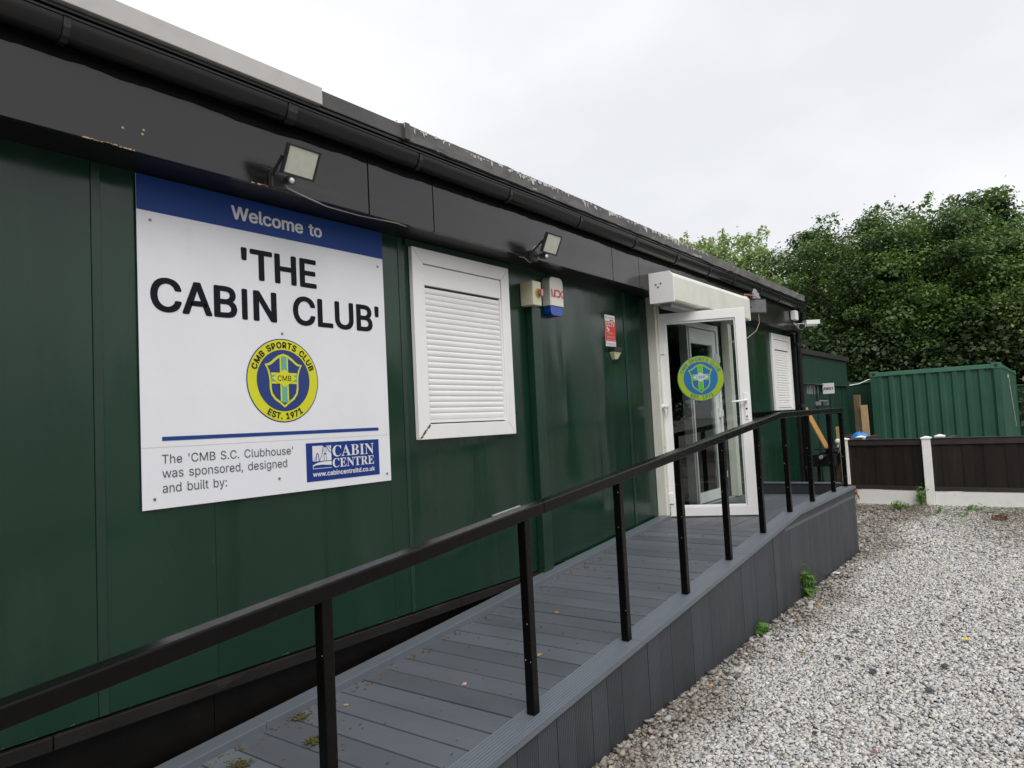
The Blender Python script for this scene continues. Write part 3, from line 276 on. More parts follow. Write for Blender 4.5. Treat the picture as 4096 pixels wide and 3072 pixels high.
109: (610, [53,0,53,379,112,379,112,295,108,295,118,323,132,346,151,363,172,376,195,384,219,386,257,380,287,361,309,331,321,295,312,295,322,321,337,343,357,361,381,375,407,383,437,386,468,383,497,372,522,354,541,328,553,296,557,255,557,0,496,0,496,254,490,289,473,313,447,326,419,330,395,328,374,320,358,307,345,290,338,270,335,247,335,0,274,0,274,260,269,288,253,311,229,326,199,330,178,328,158,320,140,307,126,289,117,266,114,238,114,0], [[9,11,10],[20,22,21],[8,11,9],[19,22,20],[19,23,22],[8,12,11],[0,2,1],[0,4,2],[4,3,2],[7,12,8],[18,23,19],[18,24,23],[6,12,7],[17,24,18],[6,13,12],[17,25,24],[5,47,6],[47,13,6],[16,34,17],[34,25,17],[47,46,13],[46,14,13],[5,48,47],[16,35,34],[33,25,34],[33,26,25],[5,49,48],[16,36,35],[32,26,33],[45,14,46],[4,49,5],[15,36,16],[4,50,49],[15,37,36],[31,26,32],[44,15,45],[15,14,45],[4,51,50],[15,38,37],[31,27,26],[0,52,4],[52,51,4],[44,38,15],[44,39,38],[30,27,31],[43,39,44],[43,40,39],[0,53,52],[42,40,43],[30,28,27],[29,28,30],[42,41,40],[0,54,53]]),
110: (410, [114,227,114,0,53,0,53,379,112,379,112,287,102,287,124,332,152,362,187,379,227,384,264,380,295,369,321,349,341,321,353,285,357,240,357,0,296,0,296,235,290,275,273,304,246,323,210,329,184,326,161,317,141,303,126,283,117,257], [[9,11,10],[9,12,11],[2,4,3],[2,6,4],[6,5,4],[8,12,9],[8,13,12],[7,13,8],[7,23,13],[23,14,13],[6,25,7],[25,24,7],[24,23,7],[22,14,23],[21,14,22],[21,15,14],[6,26,25],[20,15,21],[6,27,26],[2,28,6],[28,27,6],[20,16,15],[19,16,20],[2,0,28],[19,17,16],[18,17,19],[2,1,0]]),
111: (415, [207,-8,159,-2,117,16,82,46,56,85,40,133,34,187,40,243,56,291,82,330,117,360,159,378,207,384,256,378,299,360,333,330,359,291,376,243,381,187,376,133,359,85,333,46,299,16,256,-2,207,46,242,51,270,66,292,89,307,117,316,151,319,187,316,224,307,258,292,287,270,310,242,325,207,330,173,325,145,310,124,287,108,258,99,224,96,187,99,151,108,117,124,89,145,66,173,51], [[11,13,12],[10,13,11],[10,14,13],[9,14,10],[9,15,14],[8,37,9],[37,36,9],[36,15,9],[36,35,15],[35,16,15],[8,38,37],[34,16,35],[8,39,38],[33,16,34],[7,39,8],[33,17,16],[7,40,39],[32,17,33],[7,41,40],[31,17,32],[6,41,7],[31,18,17],[6,42,41],[30,18,31],[5,42,6],[5,43,42],[29,18,30],[29,19,18],[5,44,43],[28,19,29],[28,20,19],[4,44,5],[4,45,44],[27,20,28],[4,46,45],[26,20,27],[3,46,4],[26,21,20],[3,47,46],[25,21,26],[3,24,47],[24,21,25],[3,21,24],[2,21,3],[2,22,21],[1,22,2],[1,23,22],[0,23,1]]),
112: (424, [53,-143,53,379,112,379,112,319,118,319,126,331,137,346,152,360,171,373,197,381,229,384,274,378,313,361,345,332,370,293,385,245,390,189,385,133,370,84,346,45,313,16,274,-2,229,-8,198,-5,173,4,153,17,138,31,127,46,118,59,114,59,114,-143,220,47,253,51,279,66,301,88,316,117,325,151,328,189,325,227,316,261,301,290,280,311,253,325,220,330,188,325,161,312,140,291,125,263,116,229,113,189,116,150,125,115,140,86,162,65,188,51], [[9,11,10],[8,11,9],[0,2,1],[0,3,2],[8,12,11],[7,12,8],[7,13,12],[6,13,7],[5,13,6],[5,43,13],[43,42,13],[42,14,13],[4,43,5],[4,44,43],[4,45,44],[41,14,42],[0,4,3],[0,48,4],[48,47,4],[47,46,4],[46,45,4],[40,14,41],[40,15,14],[39,15,40],[38,15,39],[38,16,15],[0,49,48],[37,16,38],[0,50,49],[36,16,37],[36,17,16],[35,17,36],[0,51,50],[35,18,17],[34,18,35],[0,29,51],[29,52,51],[33,18,34],[29,53,52],[33,19,18],[32,19,33],[29,28,53],[28,54,53],[0,30,29],[27,54,28],[31,19,32],[27,31,54],[27,19,31],[26,19,27],[26,20,19],[25,20,26],[24,20,25],[24,21,20],[23,21,24],[23,22,21]]),
114: (259, [53,0,53,379,112,379,112,321,115,321,130,347,152,367,181,380,213,385,221,385,229,384,237,384,243,384,243,322,239,323,230,324,219,325,207,326,182,323,159,315,140,301,126,284,117,262,114,237,114,0], [[7,9,8],[7,10,9],[7,11,10],[7,12,11],[7,13,12],[6,13,7],[0,2,1],[0,3,2],[5,13,6],[4,17,5],[17,16,5],[16,15,5],[15,14,5],[14,13,5],[4,18,17],[4,19,18],[0,4,3],[0,22,4],[22,21,4],[21,20,4],[20,19,4],[0,23,22],[0,24,23]]),
115: (365, [182,-8,145,-5,112,3,84,18,62,38,45,63,36,94,94,107,105,79,124,60,150,49,181,45,217,50,244,62,262,81,268,103,265,121,254,136,237,147,212,155,149,170,104,186,72,208,53,237,47,274,51,305,65,332,87,354,115,370,149,381,187,384,223,381,254,372,279,358,299,339,314,316,324,290,268,277,258,298,243,316,219,328,187,333,156,329,131,317,114,299,109,277,112,258,124,243,144,232,172,223,229,209,275,194,306,171,325,142,331,107,326,75,312,47,290,24,260,6,223,-5], [[29,31,30],[29,32,31],[28,32,29],[28,33,32],[27,33,28],[27,34,33],[26,34,27],[26,41,34],[41,35,34],[26,42,41],[40,35,41],[25,42,26],[25,43,42],[39,35,40],[25,44,43],[39,36,35],[38,36,39],[24,44,25],[24,45,44],[37,36,38],[24,46,45],[23,46,24],[23,47,46],[23,48,47],[22,48,23],[22,49,48],[22,50,49],[22,51,50],[21,51,22],[21,52,51],[20,52,21],[20,53,52],[19,53,20],[18,53,19],[17,53,18],[17,54,53],[16,54,17],[15,54,16],[6,8,7],[15,55,54],[14,55,15],[5,8,6],[13,55,14],[5,9,8],[13,56,55],[4,9,5],[12,56,13],[4,10,9],[11,56,12],[4,11,10],[11,57,56],[4,57,11],[3,57,4],[3,58,57],[2,58,3],[2,59,58],[1,59,2],[1,0,59]]),
116: (227, [204,379,204,327,6,327,6,379,65,471,126,471,126,98,128,76,136,61,150,53,170,50,177,50,185,51,194,52,202,54,213,2,203,-1,192,-3,180,-4,168,-4,125,2,92,21,72,52,65,93], [[23,5,4],[23,6,5],[2,0,3],[2,1,0],[23,7,6],[22,7,23],[22,8,7],[22,9,8],[13,15,14],[22,10,9],[12,15,13],[21,10,22],[11,15,12],[10,15,11],[21,15,10],[20,15,21],[19,15,20],[19,16,15],[19,17,16],[19,18,17]]),
117: (410, [182,-5,146,-1,115,11,89,31,69,59,57,95,53,139,53,379,114,379,114,144,119,105,137,75,164,56,200,50,226,53,249,62,268,77,283,97,293,122,296,153,296,379,357,379,357,0,298,0,298,92,307,92,286,47,257,17,222,0], [[6,8,7],[6,9,8],[19,21,20],[19,22,21],[18,22,19],[6,10,9],[5,10,6],[17,25,18],[25,22,18],[5,11,10],[16,24,17],[24,25,17],[4,11,5],[16,26,24],[26,23,24],[26,22,25],[15,26,16],[4,12,11],[14,26,15],[3,12,4],[3,13,12],[13,26,14],[3,26,13],[3,27,26],[23,22,26],[2,27,3],[2,28,27],[1,28,2],[1,0,28]]),
119: (556, [8,378,130,0,185,0,278,290,371,0,426,0,548,378,490,378,398,85,306,378,250,378,158,85,66,378], [[0,1,2,3,4,5,6,7,8,9,10,11,12]]),
121: (389, [47,-139,61,-86,71,-87,88,-90,104,-89,118,-84,130,-74,141,-58,151,-36,163,-1,17,379,84,379,165,155,177,121,187,87,196,53,206,21,184,21,193,53,202,87,212,121,224,155,305,379,371,379,204,-58,191,-85,177,-107,159,-124,139,-136,117,-143,91,-145,77,-145,65,-143,54,-141], [[9,11,10],[9,12,11],[21,23,22],[21,24,23],[9,13,12],[20,24,21],[19,16,20],[16,24,20],[9,14,13],[18,15,19],[15,16,19],[9,18,14],[18,15,14],[9,17,18],[9,16,17],[9,24,16],[8,24,9],[7,24,8],[7,25,24],[6,25,7],[5,25,6],[4,25,5],[4,26,25],[0,2,1],[0,3,2],[3,26,4],[0,26,3],[0,27,26],[0,28,27],[0,29,28],[33,29,0],[32,29,33],[32,30,29],[31,30,32]]),
32: (280, [], []),
},
2: {
65: (437, [-9,0,-9,18,9,21,24,30,36,47,49,75,206,466,224,465,384,87,399,55,411,34,425,22,443,18,443,0,229,0,229,18,270,25,283,46,281,59,273,81,253,132,103,132,79,71,77,65,76,59,75,53,75,48,87,26,124,18,128,18,128,0,113,161,242,161,177,319], [[5,7,6],[5,33,7],[33,8,7],[5,31,33],[32,8,33],[5,21,31],[21,32,31],[21,20,32],[20,8,32],[5,22,21],[19,8,20],[19,9,8],[18,9,19],[4,22,5],[4,23,22],[4,24,23],[17,9,18],[4,25,24],[17,10,9],[4,26,25],[4,27,26],[3,27,4],[16,10,17],[16,11,10],[2,27,3],[2,28,27],[15,11,16],[15,12,11],[1,28,2],[0,28,1],[0,29,28],[0,30,29],[14,12,15],[14,13,12]]),
66: (443, [16,0,16,17,45,22,62,32,72,51,75,82,75,369,73,394,69,412,62,425,51,433,36,437,15,439,15,455,220,455,352,429,396,351,369,283,287,247,385,206,418,132,407,76,371,35,314,9,238,0,182,252,188,252,234,257,263,272,279,301,285,345,281,385,269,412,248,428,216,434,198,432,188,425,183,412,182,391,222,24,259,30,283,49,296,81,301,128,295,176,277,208,245,225,197,231,182,231,182,65,184,46,190,33,202,26], [[12,14,13],[12,34,14],[34,15,14],[11,34,12],[10,34,11],[10,35,34],[33,15,34],[9,35,10],[9,36,35],[33,16,15],[32,16,33],[8,36,9],[8,37,36],[7,37,8],[31,16,32],[7,38,37],[6,38,7],[6,25,38],[30,16,31],[5,25,6],[30,17,16],[29,17,30],[28,17,29],[28,18,17],[27,18,28],[26,18,27],[5,26,25],[5,48,26],[48,18,26],[48,47,18],[47,46,18],[46,19,18],[5,49,48],[45,19,46],[44,19,45],[44,20,19],[43,20,44],[43,21,20],[42,21,43],[4,49,5],[41,21,42],[41,22,21],[4,50,49],[3,50,4],[40,22,41],[3,51,50],[40,23,22],[3,52,51],[2,52,3],[39,23,40],[2,39,52],[2,23,39],[1,23,2],[0,23,1],[0,24,23]]),
67: (468, [257,-11,193,-3,137,20,91,56,56,104,34,162,26,228,34,294,56,351,92,399,139,435,195,458,259,465,309,459,367,440,377,436,388,435,408,443,419,465,437,465,437,308,420,308,392,364,356,407,313,434,265,443,174,389,144,226,177,74,278,24,318,29,358,45,395,71,428,106,447,89,365,14], [[11,13,12],[17,19,18],[17,20,19],[11,14,13],[10,25,11],[25,14,11],[10,26,25],[24,14,25],[16,20,17],[24,15,14],[24,16,15],[24,23,16],[23,22,16],[22,20,16],[9,26,10],[8,26,9],[8,27,26],[21,20,22],[7,27,8],[6,27,7],[5,27,6],[5,28,27],[4,28,5],[32,34,33],[3,28,4],[32,35,34],[3,29,28],[31,35,32],[2,29,3],[30,35,31],[29,35,30],[2,35,29],[1,35,2],[1,0,35]]),
69: (442, [14,0,14,17,44,20,62,30,72,48,75,78,75,369,72,405,62,425,44,435,16,439,16,455,399,455,399,320,383,320,369,373,340,406,295,424,232,430,213,430,200,428,191,424,186,417,184,405,183,388,183,246,193,246,232,252,259,269,277,300,288,345,304,345,304,118,287,118,282,154,273,181,259,201,241,213,216,220,185,222,183,222,183,67,185,47,192,35,206,29,230,28,276,30,313,39,345,53,371,75,393,105,411,143,430,143,402,0], [[10,12,11],[10,18,12],[18,17,12],[17,16,12],[16,15,12],[15,13,12],[9,18,10],[8,18,9],[8,19,18],[8,20,19],[8,21,20],[7,21,8],[7,22,21],[7,23,22],[7,24,23],[6,24,7],[6,25,24],[14,13,15],[5,25,6],[29,31,30],[29,32,31],[28,32,29],[27,35,28],[35,32,28],[26,36,27],[36,35,27],[5,26,25],[5,40,26],[40,39,26],[39,38,26],[38,37,26],[37,36,26],[5,41,40],[34,32,35],[33,32,34],[50,52,51],[50,53,52],[49,53,50],[4,41,5],[48,53,49],[4,42,41],[47,53,48],[3,42,4],[3,43,42],[46,53,47],[3,44,43],[45,53,46],[2,44,3],[2,45,44],[2,53,45],[1,53,2],[0,53,1]]),
73: (261, [13,0,13,17,42,23,61,32,72,49,75,75,75,387,72,412,63,427,45,435,13,439,13,455,244,455,244,439,214,435,196,427,186,412,183,387,183,77,184,59,187,44,194,34,206,26,223,21,246,17,246,0], [[10,12,11],[10,13,12],[9,13,10],[9,14,13],[8,14,9],[8,15,14],[7,15,8],[7,16,15],[6,16,7],[6,17,16],[5,17,6],[5,18,17],[5,19,18],[4,19,5],[4,20,19],[3,20,4],[3,21,20],[3,22,21],[2,22,3],[2,23,22],[1,23,2],[1,24,23],[0,24,1],[0,25,24]]),
78: (494, [403,-11,107,350,107,79,110,49,119,31,136,21,167,17,167,0,18,0,18,17,39,19,54,23,65,30,71,41,75,57,76,79,76,388,49,421,36,433,28,436,18,439,18,455,156,455,391,169,391,377,390,399,386,414,379,425,369,431,353,436,331,439,331,455,480,455,480,439,450,434,433,425,425,407,422,377,422,-11], [[20,22,21],[20,19,22],[19,18,22],[18,23,22],[30,32,31],[30,33,32],[29,33,30],[29,34,33],[28,34,29],[28,35,34],[17,23,18],[27,35,28],[27,36,35],[26,36,27],[16,23,17],[25,36,26],[25,37,36],[24,37,25],[15,1,16],[1,23,16],[23,37,24],[23,38,37],[15,2,1],[0,23,1],[0,38,23],[14,2,15],[14,3,2],[13,3,14],[13,4,3],[12,4,13],[12,5,4],[11,5,12],[10,5,11],[10,6,5],[9,6,10],[8,6,9],[8,7,6]]),
82: (473, [15,0,15,17,45,22,62,32,72,50,75,81,75,379,71,406,62,424,44,434,16,439,16,455,217,455,305,448,367,426,405,388,417,334,392,265,315,224,432,50,443,36,452,26,463,19,478,17,480,17,480,0,338,0,201,212,182,212,182,81,185,50,194,32,212,22,242,17,242,0,182,234,203,234,249,240,280,258,298,290,304,336,284,407,224,431,202,429,190,422,184,409,182,385], [[10,12,11],[10,13,12],[10,42,13],[42,14,13],[9,42,10],[8,42,9],[8,43,42],[41,14,42],[8,44,43],[41,15,14],[7,44,8],[7,45,44],[7,46,45],[40,15,41],[6,46,7],[40,16,15],[6,35,46],[5,35,6],[39,16,40],[39,17,16],[38,17,39],[38,18,17],[37,18,38],[36,18,37],[5,28,35],[28,36,35],[28,18,36],[28,27,18],[27,19,18],[5,29,28],[26,19,27],[4,29,5],[4,30,29],[26,20,19],[3,30,4],[3,31,30],[26,21,20],[2,31,3],[2,32,31],[26,22,21],[1,32,2],[1,33,32],[26,23,22],[0,33,1],[0,34,33],[26,24,23],[26,25,24]]),
84: (423, [92,0,92,17,123,21,142,31,152,50,156,81,156,433,149,433,102,426,65,403,41,367,29,318,11,318,11,455,410,455,410,317,394,317,357,404,269,433,263,433,263,81,267,49,276,30,296,21,328,17,328,0], [[12,10,13],[10,9,13],[9,8,13],[8,7,13],[7,14,13],[7,19,14],[19,18,14],[18,17,14],[17,15,14],[6,19,7],[5,19,6],[5,20,19],[16,15,17],[12,11,10],[4,20,5],[4,21,20],[3,21,4],[3,22,21],[2,22,3],[2,23,22],[1,23,2],[1,24,23],[0,24,1],[0,25,24]]),
32: (250, [], []),
},
}
GL = {}
for k_, pre in ((1, 'r'), (2, 's')):
    for c_, (adv_, V_, F_) in GLYPHS[k_].items(): GL[pre+chr(c_)] = (adv_, list(zip(V_[::2], V_[1::2])), F_)
BOLD = [(0, 0), (-23, 0), (23, 0), (0, 17), (0, -17), (-17, 13), (17, 13), (-17, -13), (17, -13)]      # heavier strokes: the outline laid down again around itself
for c_, (adv_, V_, F_) in GLYPHS[1].items():
    p_ = list(zip(V_[::2], V_[1::2])); q_ = []; f_ = []
    for dx_, dy_ in BOLD:
        f_ += [[i+len(q_) for i in f] for f in F_]; q_ += [(a+dx_, b+dy_) for a, b in p_]
    GL['b'+chr(c_)] = (adv_+10, q_, f_)
def lay(i, n): return (i//(n//9))*.00006
class Frame:
    """flat frame: u along the surface, v up, w out of it"""
    def __init__(s, o, u, v=(0, 0, 1)): s.o = Vector(o); s.u = Vector(u).normalized(); s.v = Vector(v); s.w = s.u.cross(s.v).normalized()
    def __call__(s, u, v, w=0): return s.o+s.u*u+s.v*v+s.w*w
def text(s, pref, u0, u1, v0, v1, fr, w, mb=None, track=0, slant=0):
    """line of text fitted to a box: baseline v0, cap height v1, from u0 to u1"""
    mb = mb or MB(); x = 0; P = []
    capv = [v[1] for v in GL[pref+('T' if pref != 's' else 'I')][1]]; lo, hi = min(capv), max(capv)
    for ch in s:
        adv, V, F = GL[pref+ch]; P.append(([(x+a, b) for a, b in V], F)); x += adv+track
    xs = [a for V, F in P for a, b in V]; a0, a1 = min(xs), max(xs)
    for V, F in P:
        mb.add([fr(u0+(a-a0)/(a1-a0)*(u1-u0), v0+(b-lo)/(hi-lo)*(v1-v0), w+(lay(i, len(V)) if pref == 'b' else 0)) for i, (a, b) in enumerate(V)], F)
    return mb
def arc_text(s, pref, cu, cv, rad, h, a0, a1, fr, w, inward=False, mb=None, sx=1.0):
    mb = mb or MB(); capv = [v[1] for v in GL[pref+'T'][1]]; lo, hi = min(capv), max(capv); sc_ = h/(hi-lo)
    adv = [GL[pref+c][0] for c in s]; tot = sum(adv)-0; x = 0
    for c, ad in zip(s, adv):
        t = (x+ad/2)/tot; a = R(a0+(a1-a0)*t); x += ad
        V, F = GL[pref+c][1:]
        if not V: continue
        xc = (min(v[0] for v in V)+max(v[0] for v in V))/2
        for_ = []
        for p, q in V:
            du = (p-xc)*sc_*sx; dv = (q-lo)*sc_
            if not inward: rr_ = rad+dv; for_.append((cu+rr_*math.cos(a)+du*math.sin(a), cv+rr_*math.sin(a)-du*math.cos(a)))
            else: rr_ = rad+h-dv; for_.append((cu+rr_*math.cos(a)-du*math.sin(a), cv+rr_*math.sin(a)+du*math.cos(a)))
        mb.add([fr(a_, b_, w+(lay(i, len(V)) if pref == 'b' else 0)) for i, (a_, b_) in enumerate(for_)], F)
    return mb
def disc(cu, cv, r, fr, w, n=64, rin=0, mb=None):
    mb = mb or MB(); c = [(math.cos(2*math.pi*i/n), math.sin(2*math.pi*i/n)) for i in range(n)]
    if rin: return mb.add([fr(cu+x*r, cv+y*r, w) for x, y in c]+[fr(cu+x*rin, cv+y*rin, w) for x, y in c], [(i, (i+1) % n, n+(i+1) % n, n+i) for i in range(n)])
    return mb.add([fr(cu, cv, w)]+[fr(cu+x*r, cv+y*r, w) for x, y in c], [(0, i+1, (i+1) % n+1) for i in range(n)])
def poly(pts, fr, w, mb=None):
    mb = mb or MB(); return mb.add([fr(a, b, w) for a, b in pts], [tuple(range(len(pts)))])
def rect(u0, u1, v0, v1, fr, w, mb=None): return poly([(u0, v0), (u1, v0), (u1, v1), (u0, v1)], fr, w, mb)
SH = [(0, .64), (-.13, .60), (-.24, .53), (-.34, .45), (-.42, .40), (-.52, .38), (-.455, .26), (-.415, .12), (-.40, -.02), (-.40, -.2), (-.365, -.34), (-.27, -.46), (-.13, -.55), (0, -.65)]
SH = SH+[(-x, y) for x, y in SH[::-1][1:-1]]
def badge(parent, fr, cu, cv, r, pal, step=.0012, w0=.0012):
    """round club badge: ring, lettering on arcs, shield with a cross and a lozenge"""
    Mo, Y, B, G, D, T, T2 = pal; k = [w0]
    def nw(): k[0] += step; return k[0]
    b = disc(cu, cv, r, fr, nw()).build('badge', Mo, parent)
    disc(cu, cv, r*.975, fr, nw()).build('badge_ring', Y, b)
    disc(cu, cv, r*.735, fr, nw()).build('badge_field', B, b)
    w = nw(); t = arc_text('CMB SPORTS CLUB', 'b', cu, cv, r*.775, r*.15, 163, 17, fr, w)
    arc_text('EST. 1971', 'b', cu, cv, r*.775, r*.15, 237, 305, fr, w, True, t); t.build('badge_lettering', T, b)
    q = [(cu+x*r, cv+y*r) for x, y in SH]; q2 = [(cu+x*r*.875, cv+y*r*.905) for x, y in SH]
    n = len(q); mb = MB(); cc = fr(cu, cv, w); mb.add([cc]+[fr(a, b_, w) for a, b_ in q], [(0, i+1, (i+1) % n+1) for i in range(n)]); mb.build('shield', Y, b)
    w = nw(); mb = MB(); mb.add([fr(cu, cv, w)]+[fr(a, b_, w) for a, b_ in q2], [(0, i+1, (i+1) % n+1) for i in range(n)]); mb.build('shield_field', B, b)
    w = nw(); mb = rect(cu-.115*r, cu+.115*r, cv-.50*r, cv+.555*r, fr, w); rect(cu-.355*r, cu+.355*r, cv-.08*r, cv+.18*r, fr, w, mb); mb.build('cross_edge', Y, b)
    w = nw(); mb = rect(cu-.075*r, cu+.075*r, cv-.53*r, cv+.57*r, fr, w); rect(cu-.355*r, cu+.355*r, cv-.025*r, cv+.125*r, fr, w, mb); mb.build('cross', G, b)
    w = nw(); poly([(cu-.35*r, cv+.05*r), (cu, cv-.165*r), (cu+.35*r, cv+.05*r), (cu, cv+.265*r)], fr, w).build('lozenge', D, b)
    text('CMB', 'r', cu-.19*r, cu+.19*r, cv-.015*r, cv+.115*r, fr, nw()).build('lozenge_lettering', T2, b)
    return b

# ================================================================ GROUND
gm = bpy.data.materials.new('gravel_bed'); gm.use_nodes = True
def ground_mat(m):
    n = m.node_tree.nodes; L = m.node_tree.links; b = n['Principled BSDF']; b.inputs['Roughness'].default_value = .9; b.inputs['Specular IOR Level'].default_value = .2
    g = n.new("ShaderNodeNewGeometry")
    v = n.new("ShaderNodeTexVoronoi"); v.inputs['Scale'].default_value = 42; L.new(g.outputs['Position'], v.inputs['Vector'])
    r = n.new("ShaderNodeValToRGB"); e = r.color_ramp.elements; e[0].position = 0; e[0].color = (.26, .25, .235, 1); e[1].position = 1; e[1].color = (.60, .59, .57, 1)
    s = n.new("ShaderNodeSeparateColor"); L.new(v.outputs['Color'], s.inputs[0]); L.new(s.outputs[0], r.inputs[0])
    nn = n.new("ShaderNodeTexNoise"); nn.inputs['Scale'].default_value = .55; nn.inputs['Detail'].default_value = 6; L.new(g.outputs['Position'], nn.inputs['Vector'])
    mr = n.new("ShaderNodeMapRange"); mr.inputs[1].default_value = .5; mr.inputs[2].default_value = .7; mr.inputs[3].default_value = .25; mr.inputs[4].default_value = .9; L.new(nn.outputs[0], mr.inputs[0])
    x = n.new("ShaderNodeMix"); x.data_type = 'RGBA'; L.new(mr.outputs[0], x.inputs[0]); L.new(r.outputs[0], x.inputs[6]); x.inputs[7].default_value = (.15, .115, .085, 1)
    L.new(x.outputs[2], b.inputs['Base Color'])
    bp = n.new("ShaderNodeBump"); bp.inputs['Distance'].default_value = .012; L.new(v.outputs['Distance'], bp.inputs['Height']); bp.invert = True; L.new(bp.outputs[0], b.inputs['Normal'])
ground_mat(gm)
tag(MB().box(-400, 900, -500, 500, -.4, -.008).build('ground', gm), kind='structure')

def stones(name, rects, m, base_rgb, seed):
    """crushed stone: each a jittered block of its own, one mesh"""
    rng = np.random.default_rng(seed); P = []
    for (x0, x1, y0, y1, dens, s0, s1, z0, z1) in rects:
        n = int((x1-x0)*(y1-y0)*dens); p = np.stack([rng.uniform(x0, x1, n), rng.uniform(y0, y1, n), rng.uniform(z0, z1, n), np.clip(np.exp(rng.normal(0, .28, n)), .5, 1.6)*rng.uniform(s0, s1, n)], 1)
        P.append(p)
    P = np.concatenate(P); n = len(P)
    cube = np.array([(x, y, z) for x in (-1, 1) for y in (-1, 1) for z in (-1, 1)], float)*.5
    V = cube[None]*(1+rng.uniform(-.5, .45, (n, 8, 3)))*np.stack([np.ones(n), rng.uniform(.6, 1, n), rng.uniform(.32, .62, n)], 1)[:, None]*P[:, 3][:, None, None]
    a = rng.uniform(0, 6.28, n); t = rng.normal(0, .27, n); q = rng.normal(0, .27, n)
    ca, sa, ct, st, cq, sq = np.cos(a), np.sin(a), np.cos(t), np.sin(t), np.cos(q), np.sin(q)
    o = np.zeros(n); l = np.ones(n)
    Rz = np.stack([ca, -sa, o, sa, ca, o, o, o, l], 1).reshape(n, 3, 3); Rx = np.stack([l, o, o, o, ct, -st, o, st, ct], 1).reshape(n, 3, 3); Ry = np.stack([cq, o, sq, o, l, o, -sq, o, cq], 1).reshape(n, 3, 3)
    V = np.einsum('nij,njk,nlk->nli', Rz, Rx @ Ry, V) if False else np.einsum('nij,nlj->nli', Rz @ Rx @ Ry, V)
    V[:, :, :2] += P[:, None, :2]; V[:, :, 2] += P[:, None, 2]
    F = np.array([(0, 1, 3, 2), (4, 6, 7, 5), (0, 4, 5, 1), (2, 3, 7, 6), (0, 2, 6, 4), (1, 5, 7, 3)])[None]+(np.arange(n)*8)[:, None, None]
    me = bpy.data.meshes.new(name); me.vertices.add(n*8); me.vertices.foreach_set('co', V.reshape(-1)); me.loops.add(n*24); me.loops.foreach_set('vertex_index', F.reshape(-1).astype(np.int32))
    me.polygons.add(n*6); me.polygons.foreach_set('loop_start', np.arange(0, n*24, 4, dtype=np.int32)); me.update(calc_edges=True)
    # colour of each stone
    u = rng.random(n); val = np.where(u < .74, rng.uniform(.50, .70, n), np.where(u < .94, rng.uniform(.36, .52, n), rng.uniform(.10, .22, n)))
    tint = rng.normal(0, 1, (n, 1))*np.array([[.035, .0, -.035]])+1
    c = val[:, None]*np.array(base_rgb)[None]*tint
    dirt = np.clip((P[:, 1]+1.60+.10*np.sin(P[:, 0]*2.3)+.06*np.sin(P[:, 0]*7.1))/.30, 0, 1)*rng.uniform(.45, 1, n)                       # soil washed out along the foot of the ramp
    px, py = P[:, 0], P[:, 1]
    patch = np.clip(1.25-np.hypot((px-11.6)/2.6, (py+2.75)/1.1), 0, 1)*rng.uniform(.4, 1, n)
    patch = np.maximum(patch, .75*np.clip((px-11.2)/1.5, 0, 1)*rng.random(n))
    w_ = np.clip(.9*dirt+patch, 0, .92)[:, None]; c = c*(1-w_)+np.array([.17, .135, .10])[None]*(.35+1.1*val[:, None])*w_
    c = np.concatenate([np.clip(c, .02, .8), np.ones((n, 1))], 1)
    at = me.color_attributes.new('stone', 'FLOAT_COLOR', 'POINT'); at.data.foreach_set('color', np.repeat(c, 8, 0).reshape(-1).astype(np.float32))
    me.materials.append(m); ob = bpy.data.objects.new(name, me); link(ob); return ob
sm = bpy.data.materials.new('limestone_chip'); sm.use_nodes = True
sb = sm.node_tree.nodes['Principled BSDF']; sb.inputs['Roughness'].default_value = .8; sb.inputs['Specular IOR Level'].default_value = .25
ca_ = sm.node_tree.nodes.new("ShaderNodeVertexColor"); ca_.layer_name = 'stone'; sm.node_tree.links.new(ca_.outputs[0], sb.inputs['Base Color'])
gr = stones('gravel', [(1.4, 5.0, -3.35, -1.225, 7400, .0095, .0165, -.006, .006), (5.0, 8.6, -3.7, -1.225, 4700, .0105, .018, -.006, .006),
     (8.6, 13.2, -4.4, -1.225, 2000, .014, .025, -.006, .008), (8.6, 12.6, -1.225, -.05, 450, .02, .034, -.008, .012), (-1.0, 1.4, -3.9, -1.225, 700, .018, .026, -.008, .01),
     (10.9, 14.5, -.3, .62, 350, .02, .034, -.008, .012), (2.2, 8.5, -1.42, -1.235, 900, .016, .028, .0, .024)], sm, (1.0, .985, .95), 3)
tag(gr, kind='stuff', label='pale crushed limestone gravel covering the yard beside the ramp')

# ================================================================ CABIN
cabin = thing('cabin', 'long low dark green clubhouse cabin with black fascia, white shuttered windows and open white door', 'building', (0, 0, 0))
def warp(p):                    # the overhang narrows slightly towards the far end
    return Vector((p.x, p.y+(.07*(p.x-4)/6.9 if p.x > 4 and p.y < -.05 else 0), p.z))
backing = MB().box(-2.5, 6.165, .032, .06, .50, 2.9).box(8.075, 10.9, .032, .06, .50, 2.9).box(6.165, 8.075, .032, .06, 2.60, 2.9)
backing.build('wall_lining', M['dark'], cabin)
def panel(x0, x1, z0=.52, z1=2.76, m='green', y=0.0):
    t = random.uniform(-1, 1)*.0035; g = .0008
    mb = MB().box(x0+g, x1-g, y, y+.03, z0, z1)
    mb.v = [(a, b+(t*((a-x0)/(x1-x0)-.5) if b < y+.01 else 0), c) for a, b, c in mb.v]
    return mb.build('wall_panel', M[m], cabin, .0012)
XS = [-2.5, -1.15, .05, 1.262, 1.757, 2.82, 4.0, 4.488, 5.542, 5.80, 6.165]
for a, b in zip(XS, XS[1:]): panel(a, b)
for a, b in zip([8.075, 8.62, 9.25, 9.80, 10.80], [8.62, 9.25, 9.80, 10.80, 10.88]): panel(a, b)
